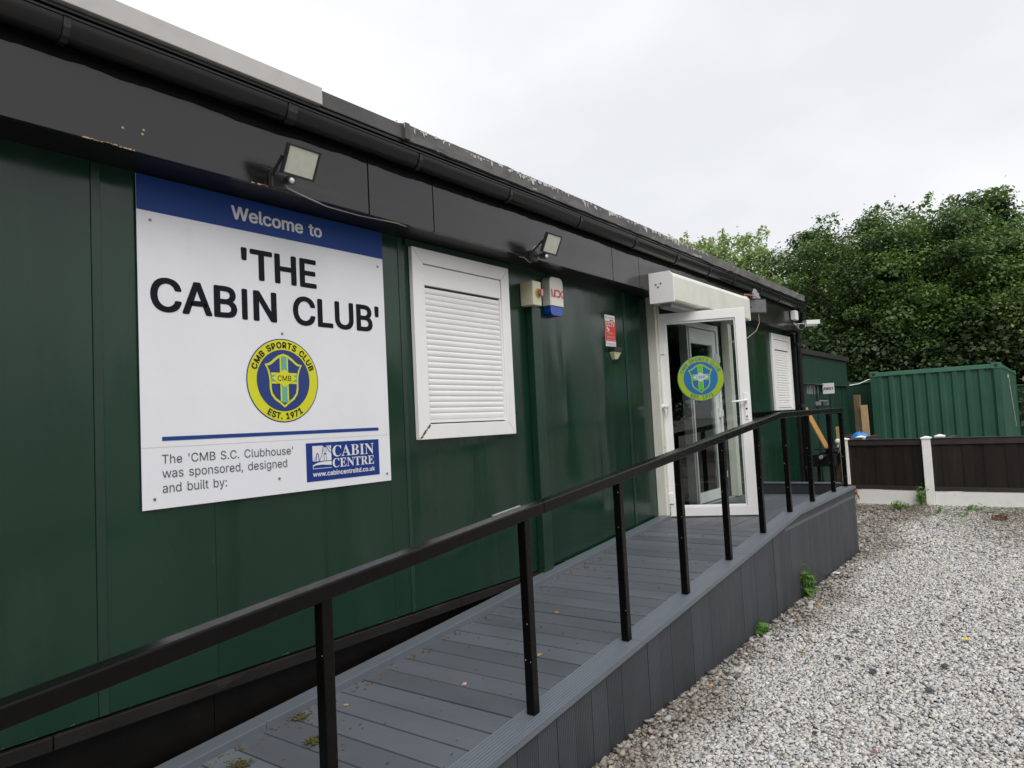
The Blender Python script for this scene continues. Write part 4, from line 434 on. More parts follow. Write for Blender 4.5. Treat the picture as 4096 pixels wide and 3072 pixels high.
box('wall_batten', M['green_trim'], cabin, 1.2615, 1.298, -.0045, -.0005, .52, 2.694, .002)
box('wall_batten', M['green_trim'], cabin, 5.70, 5.745, -.006, -.0005, .52, 2.694, .002)
box('wall_batten', M['green_trim'], cabin, 2.945, 2.975, -.003, -.0005, .52, 2.694, .002)
# the boarded head above window
box('window_head_board', M['green_trim'], cabin, 3.0, 4.02, -.014, -.0005, 2.655, 2.694, .002)
for a, b in ((-2.5, -.6), (-.6, 1.745), (1.745, 3.3), (3.3, 5.2), (5.2, 8.1), (8.1, 10.88)):
    box('plinth_board', M['plinth'], cabin, a+.002, b-.002, .02+random.uniform(0, .006), .05, -.02, .456)
for a, b in ((-2.5, 1.1), (1.1, 3.35), (3.35, 6.0), (6.0, 10.88)):
    box('plinth_lip', M['plinth_lip'], cabin, a+.002, b-.002, -.014, .05, .459, .512, .004)
box('corner_post', M['black_matt'], cabin, 10.88, 10.97, -.045, .05, 0, 2.69, .004)
box('end_wall', M['green'], cabin, 10.93, 10.965, .05, 3.6, .02, 3.0)
box('back_wall', M['green'], cabin, -2.5, 10.93, 3.57, 3.6, .02, 3.0)
box('near_end_wall', M['green'], cabin, -2.53, -2.5, .0, 3.6, .02, 3.0)
# overhang
def rl(mb, name, m, **k): return mb.map(warp).build(name, M[m], cabin, **k)
def segbox(x0, x1, y0, y1, z0, z1):
    mb = MB(); n = max(1, int((x1-x0)/1.5)); prof = [(y0, z0), (y1, z0), (y1, z1), (y0, z1)]
    xs = [x0+(x1-x0)*i/n for i in range(n+1)]
    if x0 < 4 < x1: xs = sorted(set(xs+[4]))
    vs = [(x, a, b) for x in xs for a, b in prof]; fs = [(i*4+j, i*4+(j+1) % 4, (i+1)*4+(j+1) % 4, (i+1)*4+j) for i in range(len(xs)-1) for j in range(4)]
    fs += [(3, 2, 1, 0), tuple(range(len(vs)-4, len(vs)))]
    return mb.add(vs, fs)
rl(segbox(-2.5, 10.9, -.198, .02, 2.697, 2.715), 'soffit_board', 'black_matt')
FX = [-2.5, .1, 2.538, 3.031, 5.174, 5.66, 7.6, 9.3, 10.9]
for i, (a, b) in enumerate(zip(FX, FX[1:])):
    j = random.uniform(-.0015, .0015)
    rl(segbox(a+.003, b-.003, -.222+j, -.2, 2.695+j, 3.13), 'fascia_board', 'black_gloss', bevel=.002)
rl(segbox(-2.5, 10.9, -.199, -.18, 2.72, 3.13), 'fascia_backing', 'dark')
dm = mat('gutter_reflection_black', (.0025, .0024, .0025), .6, .2, 6, .0006, 60, .12)
for a, b in zip(FX, FX[1:]):          # gutter's dark reflection painted on the fascia as a strip, ragged lower edge
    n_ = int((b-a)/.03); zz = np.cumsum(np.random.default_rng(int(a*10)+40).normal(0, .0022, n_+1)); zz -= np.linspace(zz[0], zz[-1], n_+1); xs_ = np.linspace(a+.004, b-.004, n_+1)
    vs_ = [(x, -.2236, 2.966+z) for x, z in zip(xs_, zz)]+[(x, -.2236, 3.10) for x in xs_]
    MB().add(vs_, [(i, i+1, n_+2+i, n_+1+i) for i in range(n_)]).map(warp).build('painted_reflection_strip', dm, cabin)
# roofline: felt, drip edge, trims
rl(segbox(-2.5, 10.9, -.20, 3.62, 3.131, 3.16), 'roof', 'roof')
rl(segbox(-2.5, 10.9, -.262, -.2225, 3.095, 3.112), 'drip_edge', 'black_plastic', bevel=.002)
rl(segbox(-2.5, 10.9, -.285, -.2225, 3.120, 3.136), 'drip_edge', 'black_plastic', bevel=.002)
rl(segbox(-2.5, 2.19, -.306, -.2225, 3.140, 3.226), 'roof_trim', 'trim_white', bevel=.003, label='pale grey metal roof trim along the near eaves')
rl(segbox(2.192, 2.745, -.293, -.2225, 3.140, 3.220), 'roof_trim', 'trim_black', bevel=.003, label='short dark grey length of roof trim')
old = MB()
def rough_trim(x0, x1):
    n = int((x1-x0)/.09); vs = []; rs = np.random.default_rng(5)
    for i in range(n+1):
        x = x0+(x1-x0)*i/n; e = rs.normal(0, .0022, 4)
        vs += [(x, -.302+e[0], 3.138+e[1]), (x, -.308+e[2], 3.222+e[3]), (x, -.25, 3.246+e[3]*.5), (x, -.2225, 3.246), (x, -.2225, 3.138)]
    m_ = 5; fs = [(i*m_+j, i*m_+(j+1) % m_, (i+1)*m_+(j+1) % m_, (i+1)*m_+j) for i in range(n) for j in range(m_)]
    return MB().add(vs, fs+[tuple(range(m_))[::-1], tuple(range(len(vs)-m_, len(vs)))])
rl(rough_trim(2.75, 7.83), 'roof_trim', 'trim_old', label='weathered roof trim with peeling white paint')
rl(rough_trim(7.835, 10.9), 'roof_trim', 'trim_old', label='weathered roof trim above the far window')
rl(MB().box(2.738, 2.775, -.315, -.2225, 3.134, 3.229), 'trim_joint', 'trim_black', bevel=.006)
rf = np.random.default_rng(31); fk = MB()
for _ in range(230):
    c_ = rf.choice([2.95, 3.3, 3.75, 4.0, 4.3, 4.7, 5.1, 5.5, 5.9, 6.2, 6.5, 6.9]); x = c_+rf.normal(0, .13); h_ = abs(rf.normal(0, .016))+.004; w_ = rf.uniform(.006, .03); t_ = 3.2215-rf.uniform(0, .012)*(rf.random() < .6)
    fk.add([(x, -.3095, t_), (x+w_, -.3095, t_+.0005), (x+w_*rf.uniform(.6, 1.1), -.3095, t_-h_*rf.uniform(.5, 1)), (x+w_*rf.uniform(.2, .6), -.3098, t_-h_), (x-w_*.1, -.3095, t_-h_*rf.uniform(.3, .8))], [(0, 1, 2, 3, 4)])
fk.map(warp).build('paint_flakes', mat('old_white_paint', (.50, .49, .46), .7), cabin, kind='stuff')
rl(MB().box(2.45, 2.83, -.20, -.05, 3.16, 3.262), 'felt_patch', 'roof', bevel=.02)
rl(MB().box(7.80, 7.87, -.313, -.2225, 3.136, 3.252), 'trim_joint', 'trim_old', bevel=.006)
# gutter: deep channel with brackets
gp = [(-.224, 3.085), (-.224, 3.045), (-.234, 3.02), (-.252, 3.005), (-.275, 3.004), (-.298, 3.02), (-.312, 3.048), (-.316, 3.078), (-.322, 3.08), (-.322, 3.088), (-.308, 3.088),
      (-.306, 3.048), (-.293, 3.026), (-.274, 3.011), (-.254, 3.012), (-.239, 3.024), (-.231, 3.046), (-.229, 3.085)]
def swept(prof, x0, x1, smooth=True):
    xs = sorted(set([x0, x1]+[x for x in (1.99, 4, 6, 8) if x0 < x < x1])); n = len(prof); vs = [(x, a, b) for x in xs for a, b in prof]
    fs = [(i*n+j, i*n+(j+1) % n, (i+1)*n+(j+1) % n, (i+1)*n+j) for i in range(len(xs)-1) for j in range(n)]
    return MB().add(vs, fs, smooth)
gut = rl(swept(gp, -2.5, 10.93), 'gutter', 'black_plastic')
esp = gut.modifiers.new('edges', 'EDGE_SPLIT'); esp.split_angle = R(42)
bp_ = [(a+(-.0045 if a < -.26 else .001), b-(.005 if b < 3.06 else 0)) for a, b in gp[:9]]+[(-.31, 3.094), (-.30, 3.094), (-.296, 3.03), (-.27, 3.016), (-.24, 3.024)]
for i, x in enumerate((.15, 1.05, 1.985, 2.836, 3.668, 4.543, 5.45, 6.31, 7.14, 7.866, 8.812, 9.625, 10.5)):
    w_ = .05 if i in (2, 7) else .024
    MB().prism(bp_, x, x+w_).map(warp).build('gutter_bracket', M['gutter_bracket'], gut)
MB().prism([gp[0], *gp[1:9], (-.30, 3.088)], 10.93, 10.94).map(warp).build('gutter_end_cap', M['gutter_bracket'], gut)
dp = MB().tube([(10.86, -.20, 2.975), (10.86, -.20, 2.90), (10.90, -.13, 2.80), (10.92, -.095, 2.70), (10.92, -.085, .05)], .034, 12)
dpo = dp.build('downpipe', M['black_plastic'], cabin)
for z in (2.5, 1.6, .7): MB().cyl((10.92, -.085, z), (0, 0, 1), .041, .05).build('pipe_clip', M['gutter_bracket'], dpo)

# flaking paint spots and dowel holes on the fascia edge
fl = MB(); rg = np.random.default_rng(8)
for x0, x1, n in ((1.14, 1.33, 26), (1.83, 1.97, 16)):
    for _ in range(n):
        x = rg.uniform(x0, x1); fl.box(x, x+rg.uniform(.004, .018), -.2245, -.2215, 2.695, 2.695+rg.uniform(.002, .007))
for x, z in ((1.29, 2.775), (1.37, 2.79), (1.365, 2.772)): fl.ball((x, -.2225, z), .006, 4, (1, .25, .8))
fl.build('bare_wood_chip', M['ply2'], cabin)

# ---- shuttered windows (parts of the cabin)
def shutter_window(o0, o1, z0, z1, i0, i1, j0, j1, head, n, dirty):
    mb = MB(); O = [(o0, z0), (o1, z0), (o1, z1), (o0, z1)]; I = [(i0, j0), (i1, j0), (i1, j1), (i0, j1)]; g = .0012
    for k in range(4):
        a, b, c, d = O[k], O[(k+1) % 4], I[(k+1) % 4], I[k]; cx = sum(p[0] for p in (a, b, c, d))/4; cz = sum(p[1] for p in (a, b, c, d))/4
        q = [(p[0]+(cx-p[0])*g*2, p[1]+(cz-p[1])*g*2) for p in (a, b, c, d)]
        mb.add([(x, -.032, z) for x, z in q]+[(x, -.002, z) for x, z in q], [(0, 1, 2, 3), (4, 7, 6, 5)]+[(i, (i+1) % 4, 4+(i+1) % 4, 4+i) for i in range(4)])
    fr_ = mb.build('window_frame', M['ppvc'], cabin, .0025)
    box('shutter_backing', M['dark'], fr_, i0, i1, -.004, -.001, j0, j1)
    box('shutter_head', M['ppvc'], fr_, i0+.004, i1-.004, -.024, -.005, head, j1-.006, .002)
    box('guide_channel', M['slat'], fr_, i0+.001, i0+.014, -.022, -.005, j0+.002, head-.003, .001)
    box('guide_channel', M['slat'], fr_, i1-.014, i1-.001, -.022, -.005, j0+.002, head-.003, .001)
    p = (head-.012-(j0+.03))/n
    pr_ = [(-.007, 0), (-.0102, .12*p), (-.0125, .32*p), (-.0132, .52*p), (-.0125, .74*p), (-.0102, .90*p), (-.0072, .975*p), (-.005, .975*p)]
    me = MB().prism(pr_, 0, i1-i0-.03).mesh('slat', M['slat'])
    for k in range(n):
        share('slat', me, fr_, (i0+.015, random.uniform(-.0006, .0006), j0+.03+k*p))
    box('shutter_bottom_rail', M['slat'], fr_, i0+.012, i1-.012, -.020, -.005, j0+.008, j0+.028, .001)
    return fr_
w1 = shutter_window(3.032, 3.981, 1.497, 2.650, 3.126, 3.893, 1.587, 2.560, 2.430, 23, 1)
w2 = shutter_window(9.86, 10.745, 1.575, 2.631, 9.962, 10.645, 1.605, 2.551, 2.415, 22, 0)
w1['label'] = 'near white window frame with closed roller shutter'; w2['label'] = 'far white window frame with closed roller shutter'
alg = MB()                                                            # green algae in the lower left mitre
for _ in range(60):
    t = rg.uniform(0, 1); x = 3.04+t*.088+rg.normal(0, .003); z = 1.503+t*.083+rg.normal(0, .004); alg.box(x, x+.006, -.0335, -.032, z, z+rg.uniform(.003, .009))
alg.build('algae_stain', mat('algae', (.30, .34, .10), .9), w1)

# ---- doorway
box('door_lintel', M['dark'], cabin, 6.17, 8.07, -.01, .03, 2.58, 2.76)
box('door_side_panel', M['dark'], cabin, 7.93, 8.07, .01, .03, .62, 2.58)
box('threshold', M['alu'], cabin, 6.2, 8.05, -.05, .08, .602, .628, .004)
for x0, lab in ((6.165, 'left white shutter guide post, mossy at its foot'), (8.072, 'right white shutter guide post seen through the door glass')):
    g_ = MB().box(x0, x0+.04, -.088, -.001, .626, 2.695).box(x0+.04, x0+.062, -.070, -.001, .626, 2.695).box(x0+.062, x0+.10, -.088, -.001, .626, 2.695).build('guide_post', M['ppvc_dirty'], cabin, .003, label=lab)
    if x0 < 7:
        MB().tube([(6.215, -.086, 1.66), (6.215, -.125, 1.655), (6.215, -.15, 1.65)], [.024, .015, .021], 12).tube([(6.215, -.12, 1.652), (6.20, -.125, 1.60), (6.215, -.11, 1.565)], .009, 8).build('door_stop', M['ppvc'], g_)
        for z in (2.62, 2.0, 1.28, .92): MB().cyl((6.19, -.0885, z), (0, -1, 0), .005, .002, 8).build('screw', M['screw'], g_)
        ms = MB()
        for _ in range(90): z = .628+abs(rg.normal(0, .12)); x = rg.uniform(6.228, 6.266); ms.box(x, x+.005, -.0895, -.088, z, z+rg.uniform(.004, .02))
        ms.build('moss', mat('moss_green', (.20, .24, .08), .95), g_)
# shutter housing above the door
hp = [(-.20, 2.577), (-.415, 2.570), (-.43, 2.585), (-.43, 2.795), (-.40, 2.834), (-.20, 2.838)]
hs = MB().prism(hp, 5.86, 7.82).build('shutter_housing', M['ppvc_dirty'], cabin, .003)
MB().prism([(-.20, 2.572), (-.435, 2.565), (-.435, 2.80), (-.403, 2.842), (-.20, 2.846)], 5.845, 5.858).build('housing_end_cap', M['ppvc'], hs, .002)
MB().prism([(-.20, 2.572), (-.435, 2.565), (-.435, 2.80), (-.403, 2.842), (-.20, 2.846)], 7.822, 7.84).build('housing_end_cap', M['ppvc_dirty'], hs, .002)
for y, z in ((-.27, 2.735), (-.315, 2.74), (-.29, 2.712)): MB().cyl((5.8455, y, z), (-1, 0, 0), .008, .004, 8).build('rivet', M['twig'], hs)
box('rolled_shutter_end', M['awning'], hs, 5.95, 7.80, -.36, -.24, 2.535, 2.573, .012)
box('soffit_strip', M['awning'], hs, 6.0, 8.0, -.19, -.12, 2.60, 2.66, .01)
# frame and fixed leaf
fm = M['ppvc']
df = MB().box(6.265, 6.30, -.02, .05, .63, 2.56).box(7.87, 7.925, -.02, .05, .63, 2.56).box(6.30, 7.87, -.02, .05, 2.50, 2.56).build('door_frame', fm, cabin, .003)
sl = MB().box(7.06, 7.155, -.012, .045, .64, 2.49).box(7.75, 7.845, -.012, .045, .64, 2.49).box(7.155, 7.75, -.012, .045, .64, .745).box(7.155, 7.75, -.012, .045, 2.33, 2.49)
sl = sl.build('fixed_door_leaf', fm, cabin, .003, label='closed white glazed door leaf behind the open one')
box('glass_pane', M['glass'], sl, 7.15, 7.755, .012, .020, .74, 2.335)
for i, (a, b, y0, y1) in enumerate(((7.035, 7.058, -.045, .04), (7.004, 7.033, -.025, .04), (6.972, 7.002, -.05, .04))):
    box('edge_profile', M['alu'], sl, a, b, y0, y1, .64, 2.495, .002)
for z in (2.18, 1.58, .9):
    h_ = box('hinge', fm, sl, 7.80, 7.865, -.035, -.013, z-.055, z+.055, .004); MB().cyl((7.842, -.045, z-.04), (0, 0, 1), .013, .07, 10).build('hinge_pin', fm, h_)
# open leaf
HX, HY, EX, EY = 6.275, -.062, 6.60, -.785
LF = Frame((HX, HY, 0), (EX-HX, EY-HY, 0)); LW = math.hypot(EX-HX, EY-HY); Z0, Z1 = .632, 2.535
def lbox(mb, u0, u1, w0, w1, z0, z1): return mb.add([LF(u, z, w) for u in (u0, u1) for w in (w0, w1) for z in (z0, z1)], [(0, 1, 3, 2), (4, 6, 7, 5), (0, 4, 5, 1), (2, 3, 7, 6), (0, 2, 6, 4), (1, 5, 7, 3)])
leaf = MB(); O = [(0, Z0), (LW, Z0), (LW, Z1), (0, Z1)]; I = [(.068, Z0+.085), (LW-.092, Z0+.085), (LW-.092, Z1-.085), (.068, Z1-.085)]
for k in range(4):
    a, b, c, d = O[k], O[(k+1) % 4], I[(k+1) % 4], I[k]; q = [(p[0], p[1]) for p in (a, b, c, d)]; q2 = [q[0], q[1], (c[0], c[1]), (d[0], d[1])]
    leaf.add([LF(u, z, .034) for u, z in q2]+[LF(u, z, -.030) for u, z in q2], [(0, 1, 2, 3), (4, 7, 6, 5), (0, 4, 5, 1), (2, 6, 7, 3)])
leaf.add([LF(0, Z0, .034), LF(0, Z1, .034), LF(0, Z1, -.03), LF(0, Z0, -.03), LF(LW, Z0, .034), LF(LW, Z1, .034), LF(LW, Z1, -.03), LF(LW, Z0, -.03)], [(0, 1, 2, 3), (4, 7, 6, 5)])
lf = leaf.build('open_door_leaf', M['ppvc'], cabin, .003, label='white glazed door leaf standing open over the ramp landing')
bd = MB(); i0, i1, j0, j1 = .068, LW-.092, Z0+.085, Z1-.085
for k, (a, b, c, d) in enumerate(((i0, i1, j0, j0+.016), (i0, i1, j1-.020, j1), (i0, i0+.013, j0+.016, j1-.020), (i1-.013, i1, j0+.016, j1-.020))): lbox(bd, a, b, .004, .022, c, d)
bd.build('glazing_bead', M['ppvc'], lf, .004)
lbox(MB(), i0+.005, i1-.005, -.004, .004, j0+.01, j1-.01).build('glass_pane', M['glass'], lf)
hp_ = lbox(MB(), LW-.060, LW-.026, .034, .041, 1.50, 1.745).build('handle_plate', M['ppvc'], lf, .003)
lv = MB().tube([LF(LW-.043, 1.675, .038), LF(LW-.043, 1.675, .075), LF(LW-.06, 1.675, .085), LF(LW-.17, 1.668, .083)], [.012, .011, .0105, .009], 10); lv.build('door_handle', M['ppvc'], lf)
MB().tube([LF(LW-.043, 1.60, .0405), LF(LW-.043, 1.60, .045)], .009, 10).build('keyhole', M['dark'], lf)
MB().tube([LF(LW-.043, 1.53, .041), LF(LW-.043, 1.53, .048)], .008, 10).build('lock_cover', M['screw'], lf)
for z in (.80, 2.2): lbox(MB(), -.02, .05, .034, .05, z-.05, z+.05).build('hinge', M['ppvc'], lf, .004)
SF = Frame(LF(0, 0, .0042), LF.u)
badge(lf, SF, .362, 1.905, .212, (M['st_teal'], M['st_yellow'], M['st_blue'], M['st_green'], M['st_white'], M['st_teal'], M['st_blue']), step=.0006, w0=.0003)
# the room inside
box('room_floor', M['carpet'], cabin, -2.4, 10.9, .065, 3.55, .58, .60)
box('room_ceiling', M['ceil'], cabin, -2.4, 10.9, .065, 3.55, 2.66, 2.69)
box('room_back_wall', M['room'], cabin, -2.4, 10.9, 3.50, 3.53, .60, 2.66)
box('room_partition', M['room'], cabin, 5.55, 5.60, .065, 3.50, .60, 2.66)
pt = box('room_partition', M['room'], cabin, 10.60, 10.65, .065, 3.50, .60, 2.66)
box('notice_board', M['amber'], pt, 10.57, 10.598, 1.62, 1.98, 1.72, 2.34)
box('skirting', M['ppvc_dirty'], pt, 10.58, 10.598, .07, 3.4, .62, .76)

# ================================================================ WELCOME SIGN
WF = Frame((0, -.0125, 0), (1, 0, 0))
sign = box('welcome_sign', M['sign_white'], None, 1.4355, 2.8125, -.0125, -.0095+.001, 1.2825, 2.690, .0008)
tag(sign, "large white and blue sign reading Welcome to 'The Cabin Club' on the green wall", 'sign')
rect(1.4355, 2.8125, 2.5380, 2.690, WF, .0016).build('header_band', M['sign_blue'], sign)
text('Welcome to', 'b', 1.869, 2.389, 2.583, 2.6475, WF, .003, track=-18).build('lettering', M['print_white'], sign)
text("'THE", 'b', 1.914, 2.3452, 2.3085, 2.457, WF, .0016, track=-14).build('lettering', M['ink'], sign)
text("CABIN CLUB'", 'b', 1.4847, 2.7671, 2.1125, 2.259, WF, .0016, track=-14).build('lettering', M['ink'], sign)
badge(sign, WF, 2.1275, 1.8305, .2045, (M['badge_navy'], M['yellow'], M['badge_navy'], M['badge_green'], M['yellow'], M['ink'], M['ink']), step=.0009, w0=.0006)
rect(1.5218, 2.7305, 1.5645, 1.5815, WF, .0016).build('blue_rule', M['sign_blue'], sign)
rect(1.4360, 2.8120, 1.5375, 1.5390, WF, .0010).build('vinyl_seam', M['seam'], sign)
for s_, u1_, v0_, v1_ in (("The 'CMB S.C. Clubhouse'", 2.167, 1.4690, 1.5065), ('was sponsored, designed', 2.131, 1.4095, 1.4480), ('and built by:', 1.811, 1.3475, 1.3865)):
    text(s_, 'r', 1.5195, u1_, v0_, v1_, WF, .0016).build('small_lettering', M['ink_grey'], sign)
lg = rect(2.2435, 2.7270, 1.3242, 1.5172, WF, .0016).build('sponsor_panel', M['logo_blue'], sign)
t = text('CABIN', 's', 2.407, 2.6885, 1.4412, 1.4975, WF, .003); text('CENTRE', 's', 2.405, 2.688, 1.3855, 1.4310, WF, .003, t); t.build('serif_lettering', M['print_white'], lg)
text('www.cabincentreltd.co.uk', 'b', 2.2795, 2.6915, 1.3475, 1.3715, WF, .003).build('web_address', M['print_white'], lg)
ic = MB()
for u0, u1, v0, v1 in ((2.281, 2.345, 1.424, 1.5015), (2.3465, 2.352, 1.424, 1.497), (2.3545, 2.364, 1.462, 1.492), (2.3545, 2.364, 1.424, 1.455), (2.367, 2.3985, 1.424, 1.500)): rect(u0, u1, v0, v1, WF, .003, ic)
poly([(2.281, 1.405), (2.31, 1.416), (2.345, 1.420), (2.3985, 1.4205), (2.3985, 1.4), (2.34, 1.405), (2.30, 1.404), (2.281, 1.398)], WF, .003, ic)
poly([(2.281, 1.386), (2.3985, 1.386), (2.3985, 1.3885), (2.2835, 1.3885), (2.2835, 1.398), (2.281, 1.398)], WF, .003, ic)
icon = ic.build('bridge_emblem', M['print_white'], lg)
il = MB()
def stroke(pts, w, mb, fr=WF, lv_=.0042):
    for (a, b), (c, d) in zip(pts, pts[1:]):
        L = math.hypot(c-a, d-b) or 1e-6; nx, ny = -(d-b)/L*w/2, (c-a)/L*w/2; poly([(a+nx, b+ny), (c+nx, d+ny), (c-nx, d-ny), (a-nx, b-ny)], fr, lv_, mb)
stroke([(2.3465, 1.498), (2.338, 1.455), (2.325, 1.43), (2.318, 1.424)], .0025, il); stroke([(2.3985, 1.462), (2.38, 1.476), (2.368, 1.498)], .0035, il); stroke([(2.3985, 1.481), (2.386, 1.49), (2.378, 1.5)], .0025, il)
stroke([(2.30, 1.424), (2.307, 1.462), (2.315, 1.462), (2.32, 1.424)], .004, il); stroke([(2.281, 1.424), (2.303, 1.448)], .002, il)
il.build('bridge_cable', M['logo_blue'], lg)
for x, z in ((1.4916, 2.500), (2.7729, 2.489), (2.1267, 2.0608), (2.0849, 1.3572), (1.4851, 1.3249), (2.7819, 1.3225)):
    MB().cyl((x, -.0115, z), (0, -1, 0), .0062, .0045, 10).build('screw', M['screw'], sign)

# ================================================================ FLOODLIGHTS, ALARM, ISOLATOR, CAMERAS
def floodlight(cx, cy, cz, w, h, tilt, label, yaw=0):
    """slim LED floodlight on an arm, sensor below"""
    t = thing('floodlight', label, 'floodlight', (cx, -.222, cz), 'motion-sensor floodlights on the black fascia')
    T = R(tilt); Rm = Matrix.Translation((cx, cy, cz)) @ Matrix.Rotation(R(yaw), 4, 'Z') @ Matrix.Rotation(T, 4, 'X')
    MB().box(-w/2, w/2, 0, .018, -h/2, h/2, Rm).build('lamp_housing', M['lamp_black'], t, .004)
    MB().box(-w*.30, w*.30, .018, .034, -h*.3, h*.3, Rm).build('driver_box', M['lamp_black'], t, .004)
    MB().box(-w/2+.011, w/2-.011, -.0022, -.0002, -h/2+.010, h/2-.010, Rm).build('lamp_lens', M['lamp_glass'], t)
    rim = MB()
    for a, b, c, d in ((-w/2, w/2, -h/2, -h/2+.009), (-w/2, w/2, h/2-.009, h/2), (-w/2, -w/2+.010, -h/2+.009, h/2-.009), (w/2-.010, w/2, -h/2+.009, h/2-.009)): rim.box(a, b, -.006, -.0002, c, d, Rm)
    rim.build('lamp_rim', M['lamp_black'], t, .0015)
    base = Vector((cx-.045, -.222, cz-.065))
    MB().box(base.x-.035, base.x+.035, -.2545, -.2225, base.z-.04, base.z+.035).build('wall_bracket', M['lamp_black'], t, .006)
    e = Rm @ Vector((-w/2-.004, .012, .01)); MB().tube([(base.x-.03, -.25, base.z+.02), e], .0075, 8).build('arm', M['lamp_black'], t)
    e2 = Rm @ Vector((w*.15, .02, -h*.3)); MB().tube([(base.x+.02, -.25, base.z), e2], .010, 8).build('arm', M['lamp_black'], t)
    p = Rm @ Vector((-w*.18, .010, -h/2-.022)); s_ = MB().tube([p+Vector((0, .03, .006)), p+Vector((0, -.020, -.004))], [.018, .021], 14).build('motion_sensor', M['lamp_black'], t)
    MB().ball(p+Vector((0, -.018, -.006)), .0135, 6).build('sensor_dome', M['lens_dot'], s_)
    return t
f1 = floodlight(2.008, -.365, 2.792, .176, .138, 27, "near LED floodlight above the word 'Welcome' on the sign")
f2 = floodlight(4.047, -.365, 2.772, .178, .138, 25, 'second LED floodlight, above the cream isolator switch and alarm box')
tag(MB().tube([(1.99, -.262, 2.735), (2.02, -.236, 2.712), (2.09, -.228, 2.700), (2.17, -.224, 2.690), (2.28, -.20, 2.686), (2.5, -.19, 2.688), (2.66, -.212, 2.688), (2.74, -.216, 2.690), (2.82, -.205, 2.690)], .0032, 6).build('lamp_cable', M['cable']), 'thin grey cable drooping from the near floodlight along the fascia edge', 'cable')
tag(MB().tube([(4.03, -.30, 2.775), (3.985, -.262, 2.765), (3.98, -.24, 2.72), (4.02, -.233, 2.68), (4.00, -.205, 2.667), (3.93, -.21, 2.690), (3.90, -.19, 2.694)], .0038, 6).tube([(4.02, -.233, 2.68), (4.07, -.215, 2.694)], .0038, 6).build('lamp_cable', M['cable']), 'grey cable looping under the second floodlight', 'cable')
# old halogen lamp with a nest
hl = thing('halogen_lamp', 'old dusty square halogen lamp with feathers stuck on top, right of the door shutter housing', 'floodlight', (8.3, -.2, 2.78))
HR = Matrix.Translation((8.3, -.36, 0)) @ Matrix.Rotation(R(-38), 4, 'Z') @ Matrix.Translation((-8.3, .36, 0)); hm = lambda p: HR @ p
MB().prism([(-.36, 2.72), (-.36, 2.85), (-.29, 2.84), (-.27, 2.79), (-.29, 2.73)], 8.18, 8.42).map(hm).build('lamp_housing', M['alu'], hl, .006)
MB().box(8.175, 8.425, -.372, -.36, 2.700, 2.868).map(hm).build('lamp_rim', M['lamp_black'], hl, .003)
MB().box(8.187, 8.413, -.376, -.3722, 2.712, 2.856).map(hm).build('lamp_lens', M['grey_glass'], hl)
MB().box(8.06, 8.15, -.33, -.24, 2.73, 2.83).build('terminal_box', M['lamp_black'], hl, .008)
MB().tube([(8.1, -.17, 2.77), (8.1, -.33, 2.77), (8.2, -.33, 2.77)], .012, 8).build('arm', M['lamp_black'], hl)
cp = MB().tube([(7.84, -.36, 2.79), (7.86, -.38, 2.868), (8.05, -.40, 2.872), (8.2, -.40, 2.872)], .007, 6); tag(cp.build('copper_pipe', M['copper']), 'thin rusty copper pipe bent from the shutter housing to the old lamp', 'pipe')
nest = MB(); rg2 = np.random.default_rng(4)
for _ in range(90):
    a = Vector((rg2.uniform(8.04, 8.2), rg2.uniform(-.38, -.26), 2.868+rg2.uniform(0, .04))); nest.bar(a, a+Vector((rg2.normal(0, .04), rg2.normal(0, .03), rg2.normal(.005, .015))), .003, .003)
nest = tag(nest.build('nest', M['twig']), 'dark twiggy nest remains on top of the old lamp', 'nest')
fe = MB()
for i in range(16):
    a = Vector((8.14, -.36, 2.868)); an = R(4+i*3.4+rg2.normal(0, 2)); L_ = .24*(1-.035*i)+rg2.normal(0, .01); d = Vector((math.cos(an), -.1, math.sin(an)))
    fe.bar(a+d*.03, a+d*L_, .003, .016)
tag(fe.build('feather', M['feather']), 'grey and white bird wing feathers sticking out of the nest', 'feathers')
tag(MB().tube([(8.32, -.37, 2.70), (8.36, -.36, 2.60), (8.36, -.32, 2.51), (8.28, -.24, 2.43), (8.14, -.13, 2.39), (7.95, -.05, 2.38)], .0045, 6).build('lamp_cable', M['cable_tan']), 'tan cable hanging from the old halogen lamp to the door', 'cable')

iso = thing('isolator_switch', 'cream isolator switch box with a round rotary dial', 'switch', (4.26, 0, 2.49))
MB().box(4.152, 4.250, -.085, -.001, 2.405, 2.575).build('switch_body', M['cream'], iso, .006)
MB().box(4.149, 4.253, -.118, -.086, 2.402, 2.578).build('switch_cover', M['cream'], iso, .006)
k_ = MB().cyl((4.212, -.118, 2.492), (0, -1, 0), .034, .010, 20).build('dial_plate', M['knob_yellow'], iso)
MB().cyl((4.212, -.128, 2.492), (0, -1, 0), .027, .016, 20, .023).build('dial', M['knob_red'], k_); MB().box(4.206, 4.218, -.158, -.144, 2.468, 2.516).build('dial_grip', M['red_pale'], k_, .003)
tag(MB().box(4.205, 4.318, -.060, -.001, .53, 2.40).box(4.205, 4.318, -.052, -.001, .47, .53).build('pipe_boxing', M['green_trim'], None, .006), 'dark green boxed conduit running down the wall below the isolator switch', 'conduit')
al = thing('alarm_box', 'white burglar alarm box with a blue lens bottom and red logo letters', 'alarm', (4.52, 0, 2.52))
